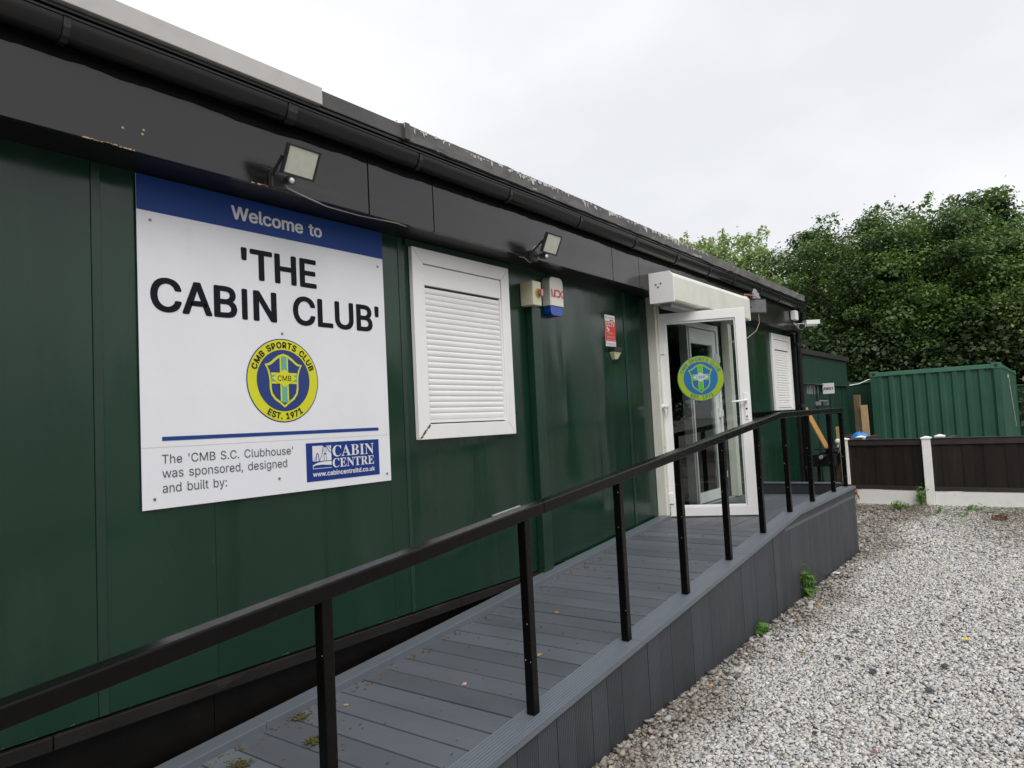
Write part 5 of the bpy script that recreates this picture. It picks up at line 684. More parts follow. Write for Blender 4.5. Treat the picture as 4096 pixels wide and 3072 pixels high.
def rbox(mb, x0, x1, z0, z1, y0, y1, rt, rb, n=6):
    P = []
    for cx, cz, a0, r_ in ((x1-rt, z1-rt, 0, rt), (x0+rt, z1-rt, 90, rt), (x0+rb, z0+rb, 180, rb), (x1-rb, z0+rb, 270, rb)):
        for i in range(n+1): a = R(a0+90*i/n); P.append((cx+r_*math.cos(a), cz+r_*math.sin(a)))
    k = len(P); return mb.add([(x, y0, z) for x, z in P]+[(x, y1, z) for x, z in P], [(i, (i+1) % k, k+(i+1) % k, k+i) for i in range(k)]+[tuple(range(k))[::-1], tuple(range(k, 2*k))])
rbox(MB(), 4.432, 4.612, 2.435, 2.655, -.001, -.075, .045, .004).build('alarm_case', M['alarm_white'], al, .010)
rbox(MB(), 4.440, 4.604, 2.362, 2.433, -.003, -.068, .003, .035).build('alarm_lens', M['alarm_blue'], al, .008)
AF = Frame((-1.5888, -.0755, -.7642), (1, 0, 0), (0, 0, 1.3)); AF.u = AF.u*1.35; AF.w = Vector((0, -1, 0)); lgm = MB()
poly([(4.487, 2.511), (4.505, 2.557), (4.513, 2.557), (4.513, 2.511)], AF, .001, lgm); poly([(4.520, 2.557), (4.553, 2.557), (4.562, 2.545), (4.562, 2.522), (4.553, 2.511), (4.520, 2.511), (4.520, 2.521), (4.548, 2.521), (4.551, 2.527), (4.551, 2.541), (4.546, 2.547), (4.520, 2.547)], AF, .001, lgm)
stroke([(4.562, 2.533), (4.588, 2.557)], .010, lgm, AF, .001); stroke([(4.562, 2.535), (4.588, 2.511)], .010, lgm, AF, .0014); stroke([(4.492, 2.513), (4.517, 2.556)], .009, lgm, AF, .0014)
lgm.build('red_logo', M['red'], al)
fm_ = MB(); rect(4.470, 4.484, 2.511, 2.557, AF, .001, fm_); fm_.build('flag_mark', flat('flag_violet', (.25, .2, .45)), al); fm_ = MB(); rect(4.4755, 4.4785, 2.511, 2.557, AF, .0016, fm_); rect(4.470, 4.484, 2.532, 2.537, AF, .0016, fm_); fm_.build('flag_cross', M['red'], al)
cc_ = box('camera_notice', M['print_white'], None, 5.362, 5.538, -.004, -.0008, 2.190, 2.462)
tag(cc_, 'small red and white CCTV notice left of the door', 'sign')
CF = Frame((0, -.004, 0), (1, 0, 0)); rect(5.362, 5.538, 2.235, 2.408, CF, .0009).build('red_field', M['red'], cc_)
text('CCTV', 'b', 5.372, 5.526, 2.362, 2.402, CF, .0018).build('lettering', M['print_white'], cc_)
t = text('images', 'b', 5.405, 5.490, 2.297, 2.316, CF, .0018); text('Monitored', 'b', 5.385, 5.505, 2.262, 2.282, CF, .0018, t); t.build('lettering', M['red_pale'], cc_)
t = MB(); stroke([(5.385, 2.352), (5.430, 2.328)], .018, t, CF, .0018); stroke([(5.425, 2.325), (5.405, 2.318), (5.382, 2.318)], .006, t, CF, .0018); t.build('camera_symbol', M['print_white'], cc_)
t = MB(); stroke([(5.373, 2.228), (5.372, 2.213), (5.386, 2.205)], .005, t, CF, .0018); text('0333 1223 099', 'r', 5.400, 5.532, 2.206, 2.219, CF, .0018, t); t.build('phone_line', M['ink_grey'], cc_)
t = MB(); rect(5.415, 5.532, 2.434, 2.442, CF, .0018, t); disc(5.385, 2.438, .012, CF, .0018, 12, .004, t); rect(5.41, 5.53, 2.195, 2.198, CF, .0018, t); rect(5.38, 5.53, 2.243, 2.249, CF, .0022, t); t.build('red_print', M['red_pale'], cc_)
rect(5.445, 5.505, 2.414, 2.422, CF, .0018).build('grey_print', M['ink_grey'], cc_)
sn = thing('wall_sensor', 'small cream sensor under a dark hood below the CCTV notice', 'sensor', (5.47, 0, 2.13))
box('hood', M['lamp_black'], sn, 5.415, 5.545, -.055, -.001, 2.140, 2.182, .004)
MB().add([(5.41, -.001, 2.139), (5.55, -.001, 2.139), (5.51, -.001, 2.075), (5.45, -.001, 2.075), (5.415, -.048, 2.139), (5.545, -.048, 2.139), (5.508, -.03, 2.08), (5.452, -.03, 2.08)], [(0, 1, 2, 3), (4, 7, 6, 5), (0, 4, 5, 1), (3, 2, 6, 7), (0, 3, 7, 4), (1, 5, 6, 2)]).build('sensor_body', M['cream'], sn, .004)
def bullet_cam(p, d, label, junction):
    p = Vector(p); d = Vector(d).normalized(); c = thing('security_camera', label, 'camera', p, 'security cameras at the far corner of the cabin')
    MB().tube([p, p+d*.17], .040, 14).build('camera_body', M['white_ob'], c)
    sdv = d.cross(Vector((0, 0, 1))).normalized(); u = sdv.cross(d)
    MB().bar(p+u*.044-d*.01, p+u*.044+d*.21, .094, .006, u).bar(p+sdv*.046+u*.015-d*.01, p+sdv*.046+u*.015+d*.2, .004, .055, u).bar(p-sdv*.046+u*.015-d*.01, p-sdv*.046+u*.015+d*.2, .004, .055, u).build('sun_shield', M['white_ob'], c, .002)
    MB().tube([p+d*.17, p+d*.175], .036, 14).build('camera_lens', M['lamp_black'], c)
    MB().tube([p+d*.05-u*.03, Vector(junction)], .014, 8).build('camera_mount', M['white_ob'], c)
bullet_cam((10.58, -.23, 2.745), (-.93, -.34, -.12), 'white bullet camera facing the viewer at the cabin corner', (10.5, -.16, 2.80))
bullet_cam((10.70, -.27, 2.79), (.75, -.7, .02), 'white bullet camera pointing right, past the cabin corner', (10.62, -.17, 2.79))
tag(box('junction_box', M['white_ob'], None, 10.36, 10.50, -.235, -.165, 2.83, 2.96, .006), 'white junction box above the corner cameras', 'junction box')

# ================================================================ RAMP
def cz(x): return .7 if x > 6.33 and x < 6.34 else (.702+.012*(x-6.3)/2.2 if x > 6.3 else .335+.0958*(x-2.5))
def dz(x): return .62 if x >= 5.9 else .62-.088*(5.9-x)
XF = 8.45; X0R = -.9
ramp = thing('ramp', 'grey composite decking access ramp rising along the cabin to the door landing', 'ramp', (0, 0, 0))
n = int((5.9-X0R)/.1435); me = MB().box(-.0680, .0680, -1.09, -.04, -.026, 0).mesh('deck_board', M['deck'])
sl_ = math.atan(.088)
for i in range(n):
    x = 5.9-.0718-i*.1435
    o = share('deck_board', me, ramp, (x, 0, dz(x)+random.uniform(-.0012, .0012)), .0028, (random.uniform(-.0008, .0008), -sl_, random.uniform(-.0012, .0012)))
w_ = (1.22-.05-.0)/8
me2 = MB().box(0, XF-.06-5.905, -w_/2+.0028, w_/2-.0028, -.026, 0).mesh('landing_board', M['deck_x'])
for i in range(8): share('landing_board', me2, ramp, (5.905, -.055-w_*(i+.5), .62+random.uniform(-.001, .001)), .0028)
MB().add([(X0R, -1.1, dz(X0R)-.05), (5.9, -1.1, .57), (XF-.06, -1.1, .57), (X0R, -.05, dz(X0R)-.05), (5.9, -.05, .57), (XF-.06, -.05, .57)], [(0, 1, 4, 3), (1, 2, 5, 4)]).build('ramp_frame', M['dark'], ramp)
# outer edge boards with fine grooves along them
EJ = [X0R, 1.28, 3.36, 5.02, 6.31, XF+.015]
GP = []
ys = np.linspace(-1.235, -1.092, 19)
for i, y in enumerate(ys): GP.append((float(y), -.0022 if i % 2 and 0 < i < 18 else 0.0))
for a, b in zip(EJ, EJ[1:]):
    a += .0015; b -= .0015; prof = GP+[(-1.092, -.024), (-1.235, -.024)]
    MB().prism(prof, a, b).map(lambda p: Vector((p.x, p.y, p.z+cz(min(max(p.x, a), b))))).build('edge_board', M['cap'], ramp)
# kerb against the wall
for a, b in ((X0R, 1.9), (1.9, 4.1), (4.1, 6.155)):
    def kz(x): return dz(min(x, 5.9))+.036
    MB().box(a+.001, b-.001, -.128, -.028, -.062, 0).map(lambda p: Vector((p.x, p.y, p.z+kz(p.x)))).build('kerb_board', M['cap'], ramp, .003)
# grooved upstand at the far end of the landing
up = [(XF-.035, .60), (XF-.035, .734), (XF-.0, .734), (XF-.0, .60)]
g = [(XF-.045, .61)]
for i in range(9): z = .616+i*.0125; g += [(XF-.045, z), (XF-.045, z+.0085), (XF-.041, z+.0095), (XF-.041, z+.012)]
g += [(XF-.045, .733), (XF-.012, .733), (XF-.012, .61)]
vs = [(a, y, b) for y in (-1.095, -.01) for a, b in g]; k = len(g)
MB().add(vs, [(i, (i+1) % k, k+(i+1) % k, k+i) for i in range(k)]+[tuple(range(k)), tuple(range(k, 2*k))[::-1]]).build('upstand_board', M['skirt'], ramp)
box('upstand_cap', M['cap'], ramp, XF-.055, XF+.015, -1.09, -.005, .7345, .752, .003)
box('inner_upstand', M['skirt'], ramp, 6.32, XF-.05, -1.092, -1.075, .60, .69)
# skirting: upright grooved boards
bw = .1435
def skirt_prof(w):
    P = []; n_ = 11
    for i in range(n_):
        u = -w/2+.0022+(w-.0044)*i/(n_-1)*1.0
        P.append((u, -1.2205))
        if 0 < i < n_-1: P[-1] = (u-.0024, -1.2205); P += [(u-.0012, -1.2195), (u+.0012, -1.2195), (u+.0024, -1.2205)]
    return P+[(w/2-.0022, -1.199), (-w/2+.0022, -1.199)]
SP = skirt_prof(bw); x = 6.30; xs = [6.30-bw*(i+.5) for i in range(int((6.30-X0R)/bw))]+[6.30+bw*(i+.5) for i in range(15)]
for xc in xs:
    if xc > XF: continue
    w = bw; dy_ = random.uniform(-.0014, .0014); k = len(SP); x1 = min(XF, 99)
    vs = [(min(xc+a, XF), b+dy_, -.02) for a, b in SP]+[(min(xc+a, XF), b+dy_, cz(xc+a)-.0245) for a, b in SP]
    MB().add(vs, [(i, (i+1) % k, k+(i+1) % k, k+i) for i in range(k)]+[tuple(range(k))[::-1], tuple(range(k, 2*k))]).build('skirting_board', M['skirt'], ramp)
for i in range(8): box('skirting_board', M['skirt'], ramp, XF-.012, XF+.006, -1.199+i*.1475+.002, -1.199+(i+1)*.1475-.002, -.02, .73)

# ================================================================ HANDRAIL
rail = thing('handrail', 'black painted wooden handrail with square posts along the ramp edge', 'handrail', (0, -1.15, 0))
def rz(x): return 1.552+.012*(x-6.2)/2.2 if x > 6.2 else 1.200+.0951*(x-2.5)
PX = [-.55, .25, 1.435, 2.50, 3.345, 4.11, 4.85, 5.595, 6.315, 7.04, 7.86, 8.39]
for xc in PX:
    y = -1.15; pb = MB().add([(xc+a, y+b, (cz(xc) if h_ == 0 else rz(xc+a)-.050)) for h_ in (0, 1) for a, b in ((-.0205, -.0205), (.0205, -.0205), (.0205, .0205), (-.0205, .0205))],
        [(3, 2, 1, 0), (4, 5, 6, 7)]+[(i, (i+1) % 4, 4+(i+1) % 4, 4+i) for i in range(4)])
    po = pb.build('post', M['black_rail'], rail, .003)
    chips = MB()
    for _ in range(3): z = rg.uniform(cz(xc)+.05, rz(xc)-.1); yy = y+rg.uniform(-.02, .015); chips.box(xc-.0209, xc-.0205, yy, yy+.0025, z, z+rg.uniform(.002, .006))
    chips.build('paint_chip', M['ppvc_dirty'], po)
rp = [(-1.180, -.004), (-1.180, -.045), (-1.176, -.051), (-1.122, -.051), (-1.118, -.045), (-1.118, -.004), (-1.124, 0), (-1.176, 0)]
for a, b in ((X0R, 2.62), (2.62, 6.2), (6.2, 8.42)):
    MB().prism(rp, a+.0008, b-.0008).map(lambda p: Vector((p.x, p.y, p.z+rz(min(max(p.x, a+.0008), b-.0008) if a < 6.2 else p.x+1e-4)))).build('rail', M['black_rail'], rail, .002)
box('rail', M['black_rail'], rail, 8.36, 8.425, -1.115, -.03, 1.502, 1.562, .004)
box('post', M['black_rail'], rail, 8.37, 8.415, -.10, -.055, .752, 1.502, .003)
MB().add([(x_, y_, rz(x_)+h_) for h_ in (-.003, .004) for x_, y_ in ((2.33, -1.124), (2.52, -1.124), (2.52, -1.114), (2.33, -1.114))],
    [(3, 2, 1, 0), (4, 5, 6, 7), (0, 1, 5, 4), (1, 2, 6, 5), (2, 3, 7, 6), (3, 0, 4, 7)]).build('metal_splice_plate', M['alu'], rail)

# ================================================================ FENCES
def post(parent, x, y, h=1.05, w=.12, m='fence_white'):
    mb = MB().box(x-w/2, x+w/2, y-w/2, y+w/2, 0, h-.03); k = MB()
    mb.build('post', M[m], parent, .006)
    s = w/2+.012; k.add([(x-s, y-s, h-.029), (x+s, y-s, h-.029), (x+s, y+s, h-.029), (x-s, y+s, h-.029), (x-s, y-s, h-.005), (x+s, y-s, h-.005), (x+s, y+s, h-.005), (x-s, y+s, h-.005), (x, y, h+.018)],
        [(3, 2, 1, 0), (0, 1, 5, 4), (1, 2, 6, 5), (2, 3, 7, 6), (3, 0, 4, 7), (4, 5, 8), (5, 6, 8), (6, 7, 8), (7, 4, 8)]); k.build('post_cap', M[m], parent, .003)
def panel_run(parent, A, B, top=1.03, gb=.21, boards=11, gravel=True):
    A = Vector((*A, 0)); B = Vector((*B, 0)); d = (B-A); L = d.length; d.normalize(); a = A+d*.066; b = B-d*.066; Z = Vector((0, 0, 1)); nrm = d.cross(Z)
    w = (b-a).length/boards
    for i in range(boards):
        p = a+d*w*(i+.5)+nrm*(.006 if i % 2 else -.004); MB().bar(p+Z*(gb+.01), p+Z*(top-.02), .016, w+.008, d).build('board', M['fence'], parent)
    for z, t, off in ((top-.055, .085, .022), (gb+.045, .06, .018), (top-.055, .085, -.022)): MB().bar(a+Z*z+nrm*off, b+Z*z+nrm*off, .022, t).build('fence_rail', M['fence_rail'], parent, .002)
    MB().bar(a+Z*(top-.003), b+Z*(top-.003), .085, .014).build('capping_rail', M['fence_white'] if False else M['fence_rail'], parent, .003)
    if gravel: MB().bar(a+Z*(gb/2-.02), b+Z*(gb/2-.02), .05, gb+.04).build('gravel_board', M['fence_white'], parent, .004)
fe_ = thing('fence', 'low dark brown boarded fence with white concrete posts and gravel boards across the yard', 'fence', (12.7, -1.4, 0))
FP = [(12.97, -.17), (12.74, -1.40), (12.62, -3.15), (12.50, -4.95)]
for p in FP: post(fe_, *p)
for a, b, n_ in zip(FP, FP[1:], (8, 12, 12)): panel_run(fe_, a, b, boards=n_)
fb = thing('fence', 'second low fence running away behind the first, its white post by the blue bag', 'fence', (13.7, -.3, 0))
post(fb, 13.78, -.27); post(fb, 13.33, -1.52)
panel_run(fb, (13.78, -.27), (14.85, -.36), boards=7); panel_run(fb, (13.02, -.21), (13.78, -.27), boards=5); panel_run(fb, (13.33, -1.52), (14.9, -1.6), top=.98, boards=9)

# ================================================================ SHIPPING CONTAINER
cont = thing('shipping_container', 'dark green corrugated steel container behind the low fence', 'container', (17.63, -1.0, 0))
A0 = Vector((17.64, .22, 0)); B0 = Vector((17.62, -2.22, 0)); du = (B0-A0).normalized(); W_ = (B0-A0).length; dn = Vector((-du.y, du.x, 0)) ; dn = dn if dn.x > 0 else -dn; HT = 2.33; LC = 6.06
def cpt(u, v, z): return A0+du*u+dn*v+Vector((0, 0, z))
def cbox(u0, u1, v0, v1, z0, z1, mb=None): return (mb or MB()).add([cpt(u, v, z) for u in (u0, u1) for v in (v0, v1) for z in (z0, z1)], [(0, 1, 3, 2), (4, 6, 7, 5), (0, 4, 5, 1), (2, 3, 7, 6), (0, 2, 6, 4), (1, 5, 7, 3)])
def corr(n_, a0, a1, dep, fn, z0, z1):
    P = []; p = (a1-a0)/n_
    for i in range(n_): s = a0+i*p; P += [(s, 0), (s+p*.30, 0), (s+p*.46, dep), (s+p*.84, dep)]
    P.append((a1, 0)); vs = [fn(a, b, z0) for a, b in P]+[fn(a, b, z1) for a, b in P]; k = len(P)
    return MB().add(vs, [(i, i+1, k+i+1, k+i) for i in range(k-1)])
corr(9, .14, W_-.14, .038, lambda a, b, z: cpt(a, .02+b, z), .12, HT-.09).build('end_corrugation', M['cont'], cont)
corr(22, .14, LC-.14, .034, lambda a, b, z: cpt(W_-.02-b, a, z), .12, HT-.09).build('side_corrugation', M['cont'], cont)
corr(22, .14, LC-.14, .034, lambda a, b, z: cpt(.02+b, a, z), .12, HT-.09).build('side_corrugation', M['cont'], cont)
cbox(.02, W_-.02, .03, LC-.03, HT-.03, HT-.012).build('container_roof', M['cont'], cont)
cbox(.05, W_-.05, LC-.05, LC-.01, .1, HT-.05).build('end_doors', M['cont'], cont)
cbox(0.02, W_-.02, .05, LC-.05, .10, .14).build('container_floor', M['rubber'], cont)
for (u0, u1, v0, v1) in ((.13, W_-.13, .003, .07), ): cbox(u0, u1, v0, v1, HT-.105, HT-.02).build('top_rail', M['cont_rail'], cont, .006); cbox(u0, u1, v0, v1, 0, .13).build('bottom_rail', M['cont_rail'], cont, .006)
for u0 in (0.003, W_-.063): cbox(u0, u0+.06, .16, LC-.16, HT-.085, HT-.02).build('top_rail', M['cont_rail'], cont, .006); cbox(u0, u0+.06, .16, LC-.16, 0, .14).build('bottom_rail', M['cont_rail'], cont, .006)
for u0 in (0.004, W_-.134):
    for v0 in (.004, LC-.134): cbox(u0, u0+.13, v0, v0+.13, .1, HT-.105).build('corner_post', M['cont'], cont, .01)
for u0 in (-.004, W_-.168):
    for v0 in (-.006, LC-.172):
        for z0 in (0, HT-.112):
            cc = cbox(u0, u0+.172, v0, v0+.178, z0, z0+.118).build('corner_casting', M['cont_rail'], cont, .008)
            if v0 < 0: c = cpt(u0+.086, v0-.0008, z0+.058); MB().tube([c, c+dn*.004], [.036, .036], 14).build('casting_slot', M['dark'], cc)
sc_ = MB().bar(cpt(W_-.013, 2.6, 2.12), cpt(W_-.013, 4.3, .9), .016, .09); sc_.build('rub_mark', mat('bare_pale_paint', (.40, .46, .38), .6, .2, 12), cont)

# ================================================================ REAR CABIN + HOARDING
rear = thing('rear_cabin', 'dark green cabin set back beyond the clubhouse corner with a black felt roof edge', 'building', (14.5, .65, 0))
xs_ = [10.98+i*.5 for i in range(14)]
for a, b in zip(xs_, xs_[1:]):
    b = min(b, 17.52); y = .65+random.uniform(-.002, .002)
    if a < b: box('cladding_sheet', M['far_cabin'], rear, a+.003, b-.003, y, y+.03, 2.066, 2.60)
for a, b in ((10.98, 12.7), (12.7, 14.15), (15.12, 16.3), (16.3, 17.52)): box('lower_board', M['far_cabin'], rear, a+.004, b-.004, .69, .72, .0, 2.045)
box('lower_board', M['far_cabin'], rear, 14.154, 15.116, .69, .72, 0, 1.862)
box('ledge', M['cont'], rear, 10.98, 17.52, .62, .72, 2.045, 2.062, .003)
box('roof_edge', M['felt_old'], rear, 10.95, 17.56, .60, 3.2, 2.602, 2.70, .01)
box('side_wall', M['far_cabin'], rear, 17.50, 17.53, .72, 3.2, 0, 2.6)
box('window_opening', M['dark'], rear, 14.16, 15.11, .715, .73, 1.862, 2.045)
for i in range(4): box('window_bar', M['alu'], rear, 14.22+i*.11, 14.245+i*.11, .68, .70, 1.866, 2.042)
box('frosted_pane', M['grey_glass'], rear, 14.70, 15.08, .69, .70, 1.866, 2.042)
for x in (11.6, 12.65, 13.72, 14.86, 15.9, 17.0): box('cladding_batten', M['hoard'], rear, x, x+.05, .66, .689, 0, 2.04, .004)
hb = MB().box(14.78, 15.40, .60, .625, 1.715, 1.738).box(14.78, 14.80, .60, .69, 1.64, 1.715).box(15.38, 15.40, .60, .69, 1.64, 1.715); hb.build('grab_handle', M['alu'], rear, .003)
aw = thing('away_sign', 'small white square sign reading AWAY beside the rear cabin window', 'sign', (15.2, .5, 1.97))
BF = Frame((15.20, .64, 0), (-.05, -1, 0)); bx = MB().add([BF(u, z, w) for u in (0, .215) for w in (-.012, 0) for z in (1.865, 2.075)], [(0, 1, 3, 2), (4, 6, 7, 5), (0, 4, 5, 1), (2, 3, 7, 6), (0, 2, 6, 4), (1, 5, 7, 3)])
bx.build('sign_board', M['sign_white'], aw); text('AWAY', 'b', .008, .207, 1.938, 1.998, BF, .003).build('lettering', M['ink'], aw)
for o_ in [aw]: MB().box(15.20, 15.23, .62, .689, 1.90, 2.04).build('sign_bracket', M['lamp_black'], aw)
hd = thing('steel_hoarding', 'dark green sheet steel hoarding closing the yard behind the container', 'fence', (18.3, .5, 0))
for i in range(8):
    y = .95-i*.26; MB().box(18.30+(.012 if i % 2 else 0), 18.325+(.012 if i % 2 else 0), y-.255, y, 0, 2.12).build('hoarding_sheet', M['hoard'], hd)
box('hoarding_rail', M['cont_rail'], hd, 18.27, 18.34, -1.14, .96, 2.122, 2.15, .004)
hd2 = thing('steel_hoarding', 'dark green sheet steel hoarding at the right, beyond the container side', 'fence', (25, -5, 0))
for i in range(40): y = -1.9-i*.26; MB().box(25.0+(.014 if i % 2 else 0), 25.03+(.014 if i % 2 else 0), y-.255, y, 0, 1.95).build('hoarding_sheet', M['hoard'], hd2)
box('hoarding_rail', M['cont_rail'], hd2, 24.97, 25.05, -12.3, -1.9, 1.952, 1.985, .004)
tag(MB().tube([(17.5, .62, 2.07), (17.9, .5, 2.10), (18.2, .35, 2.19), (18.3, .12, 2.20), (18.3, .06, 2.17)], .012, 6).build('white_cable', M['ppvc']), 'pale cable looping from the rear cabin over the green hoarding', 'cable')

# clutter in the corner
pk = MB().box(-.10, .10, -.011, .011, 0, 1.0); pk = tag(MB().bar((13.02, .42, 1.56), (13.40, .18, .80), .26, .022, (0, -1, .3)).build('plywood_plank', M['ply'], None, .002), 'orange plywood plank leaning behind the handrail', 'plank')
tag(MB().bar((14.62, .24, 0), (14.60, .27, 1.22), .10, .02, (1, 0, 0)).build('short_plank', M['ply2'], None, .002), 'short tan plank standing behind the ramp corner post', 'plank')
tag(MB().box(14.9, 15.02, -.075, .035, 0, 1.80).build('timber_post', M['old_wood'], None, .01), 'tall weathered greenish timber post standing by the hoarding', 'post')
tag(MB().bar((14.86, -.17, 0), (14.86, -.15, 1.60), .03, .12, (0, 1, 0)).build('pale_plank', M['ply2'], None, .002), 'narrow pale plank leaning against the weathered timber post', 'plank')
tag(MB().add([(14.5, .17, .7), (14.5, .02, .7), (14.5, .02, 1.09), (14.5, .17, 1.04), (14.53, .17, .7), (14.53, .02, .7), (14.53, .02, 1.09), (14.53, .17, 1.04)], [(0, 1, 2, 3), (4, 7, 6, 5), (0, 4, 5, 1), (1, 5, 6, 2), (2, 6, 7, 3), (3, 7, 4, 0)]).build('maroon_sheet', M['maroon']), 'dull maroon board between the timber post and the blue bag', 'board')
bag = MB().ball((14.45, -.13, .925), .185, 10, (1, 1.0, .95)); rs = np.random.default_rng(3)
bag.v = [tuple(Vector((14.45, -.13, .925))+(Vector(v)-Vector((14.45, -.13, .925)))*(1+rs.normal(0, .045))) for v in bag.v]
bag.box(14.33, 14.57, -.24, -.02, 0.0, .80)
tag(bag.build('blue_bag', M['tarp'], None, .01), 'bright blue plastic bag bulging above the fence top', 'bag')
tag(MB().ball((13.35, .02, .99), .045, 7, (1, 1, 1.1)).cyl((13.35, .02, 0), (0, 0, 1), .012, .95, 8).build('white_marker', M['white_ob']), 'round white knob on a stick beside the left fence post', 'marker')
gr_ = thing('barrel_barbecue', 'black metal barrel barbecue on legs behind the handrail', 'barbecue', (13.3, .1, 0))
bb = MB(); n_ = 12; prof = [(.16*math.cos(math.pi*i/n_*2), .72+.15*math.sin(math.pi*i/n_*2)) for i in range(n_)]
MB().box(12.75, 14.0, -.05, .30, .60, .80).build('drum', M['black_matt'], gr_, .004)
MB().tube([(12.50, .10, .775), (12.75, .10, .775)], .03, 10).build('handle_bar', M['black_matt'], gr_); MB().tube([(12.47, .10, .775), (12.51, .10, .775)], .031, 10).build('handle_end', M['alu'], gr_)
MB().box(12.9, 13.9, -.02, .30, .875, .89).build('shelf', M['black_matt'], gr_)
for x in (12.85, 13.85):
    for y in (0, .25): MB().bar((x, y, 0), (x+.06, y, .62), .045, .045, (0, 1, 0)).build('leg', M['black_matt'], gr_)
MB().tube([(13.5, -.05, .17), (13.5, 0.0, .17)], .17, 20).build('wheel', M['rubber'], gr_)
tag(MB().box(13.05, 13.35, -.06, .02, .30, .62).build('brown_bottle_crate', M['old_wood'], None, .01), 'small brown wooden crate under the barbecue', 'crate')

# ================================================================ TREES
lm = {}
def leaf_mat(name, dark, light, yel):
    m = bpy.data.materials.new(name); m.use_nodes = True; n = m.node_tree.nodes; L = m.node_tree.links; b = n['Principled BSDF']
    b.inputs['Roughness'].default_value = .42; b.inputs['Specular IOR Level'].default_value = .4
    a = n.new("ShaderNodeAttribute"); a.attribute_name = 'tone'; r = n.new("ShaderNodeValToRGB"); e = r.color_ramp.elements
    e[0].position = 0; e[0].color = (*dark, 1); e[1].position = .93; e[1].color = (*light, 1); k = e.new(1.0); k.color = (*yel, 1)
    L.new(a.outputs['Fac'], r.inputs[0]); L.new(r.outputs[0], b.inputs['Base Color'])
    t = n.new("ShaderNodeBsdfTranslucent"); hs = n.new("ShaderNodeHueSaturation"); hs.inputs['Value'].default_value = 1.5; L.new(r.outputs[0], hs.inputs['Color']); L.new(hs.outputs[0], t.inputs[0])
    x = n.new("ShaderNodeMixShader"); x.inputs[0].default_value = .22; L.new(b.outputs[0], x.inputs[1]); L.new(t.outputs[0], x.inputs[2]); L.new(x.outputs[0], n['Material Output'].inputs[0])
    return m
LM = [leaf_mat('oak_leaf', (.013, .032, .010), (.135, .230, .050), (.16, .15, .03)), leaf_mat('ash_leaf', (.12, .20, .06), (.32, .42, .14), (.25, .25, .07)), leaf_mat('willow_leaf', (.070, .115, .03), (.16, .21, .06), (.28, .26, .07)), leaf_mat('painted_shade_leaf', (.008, .018, .007), (.055, .10, .022), (.09, .13, .03))]  # the last has the shade beneath the crowns put into its colour
def quads(P, size, rng, up=.35, asp=.62, D=None):
    n = len(P); N = rng.normal(0, 1, (n, 3)); N[:, 2] = np.abs(N[:, 2])+up
    if D is not None: N = N*.8+D*.8+np.array([0, 0, .45])
    N /= np.linalg.norm(N, axis=1)[:, None]
    T = np.cross(N, rng.normal(0, 1, (n, 3))); T /= np.linalg.norm(T, axis=1)[:, None]+1e-9; B = np.cross(N, T); s = (size*np.exp(rng.normal(0, .3, n)))[:, None]
    return np.stack([P-T*s*.5, P-B*s*asp*.5+N*s*.08, P+T*s*.5, P+B*s*asp*.5+N*s*.08], 1)
def leaf_mesh(name, Q, tone, m):
    n = len(Q); me = bpy.data.meshes.new(name); me.vertices.add(n*4); me.vertices.foreach_set('co', Q.reshape(-1).astype(np.float32)); me.loops.add(n*4); me.loops.foreach_set('vertex_index', np.arange(n*4, dtype=np.int32))
    me.polygons.add(n); me.polygons.foreach_set('loop_start', np.arange(0, n*4, 4, dtype=np.int32)); me.update(calc_edges=True)
    at = me.attributes.new('tone', 'FLOAT', 'FACE'); at.data.foreach_set('value', np.clip(tone, 0, 1).astype(np.float32)); me.materials.append(m); return me
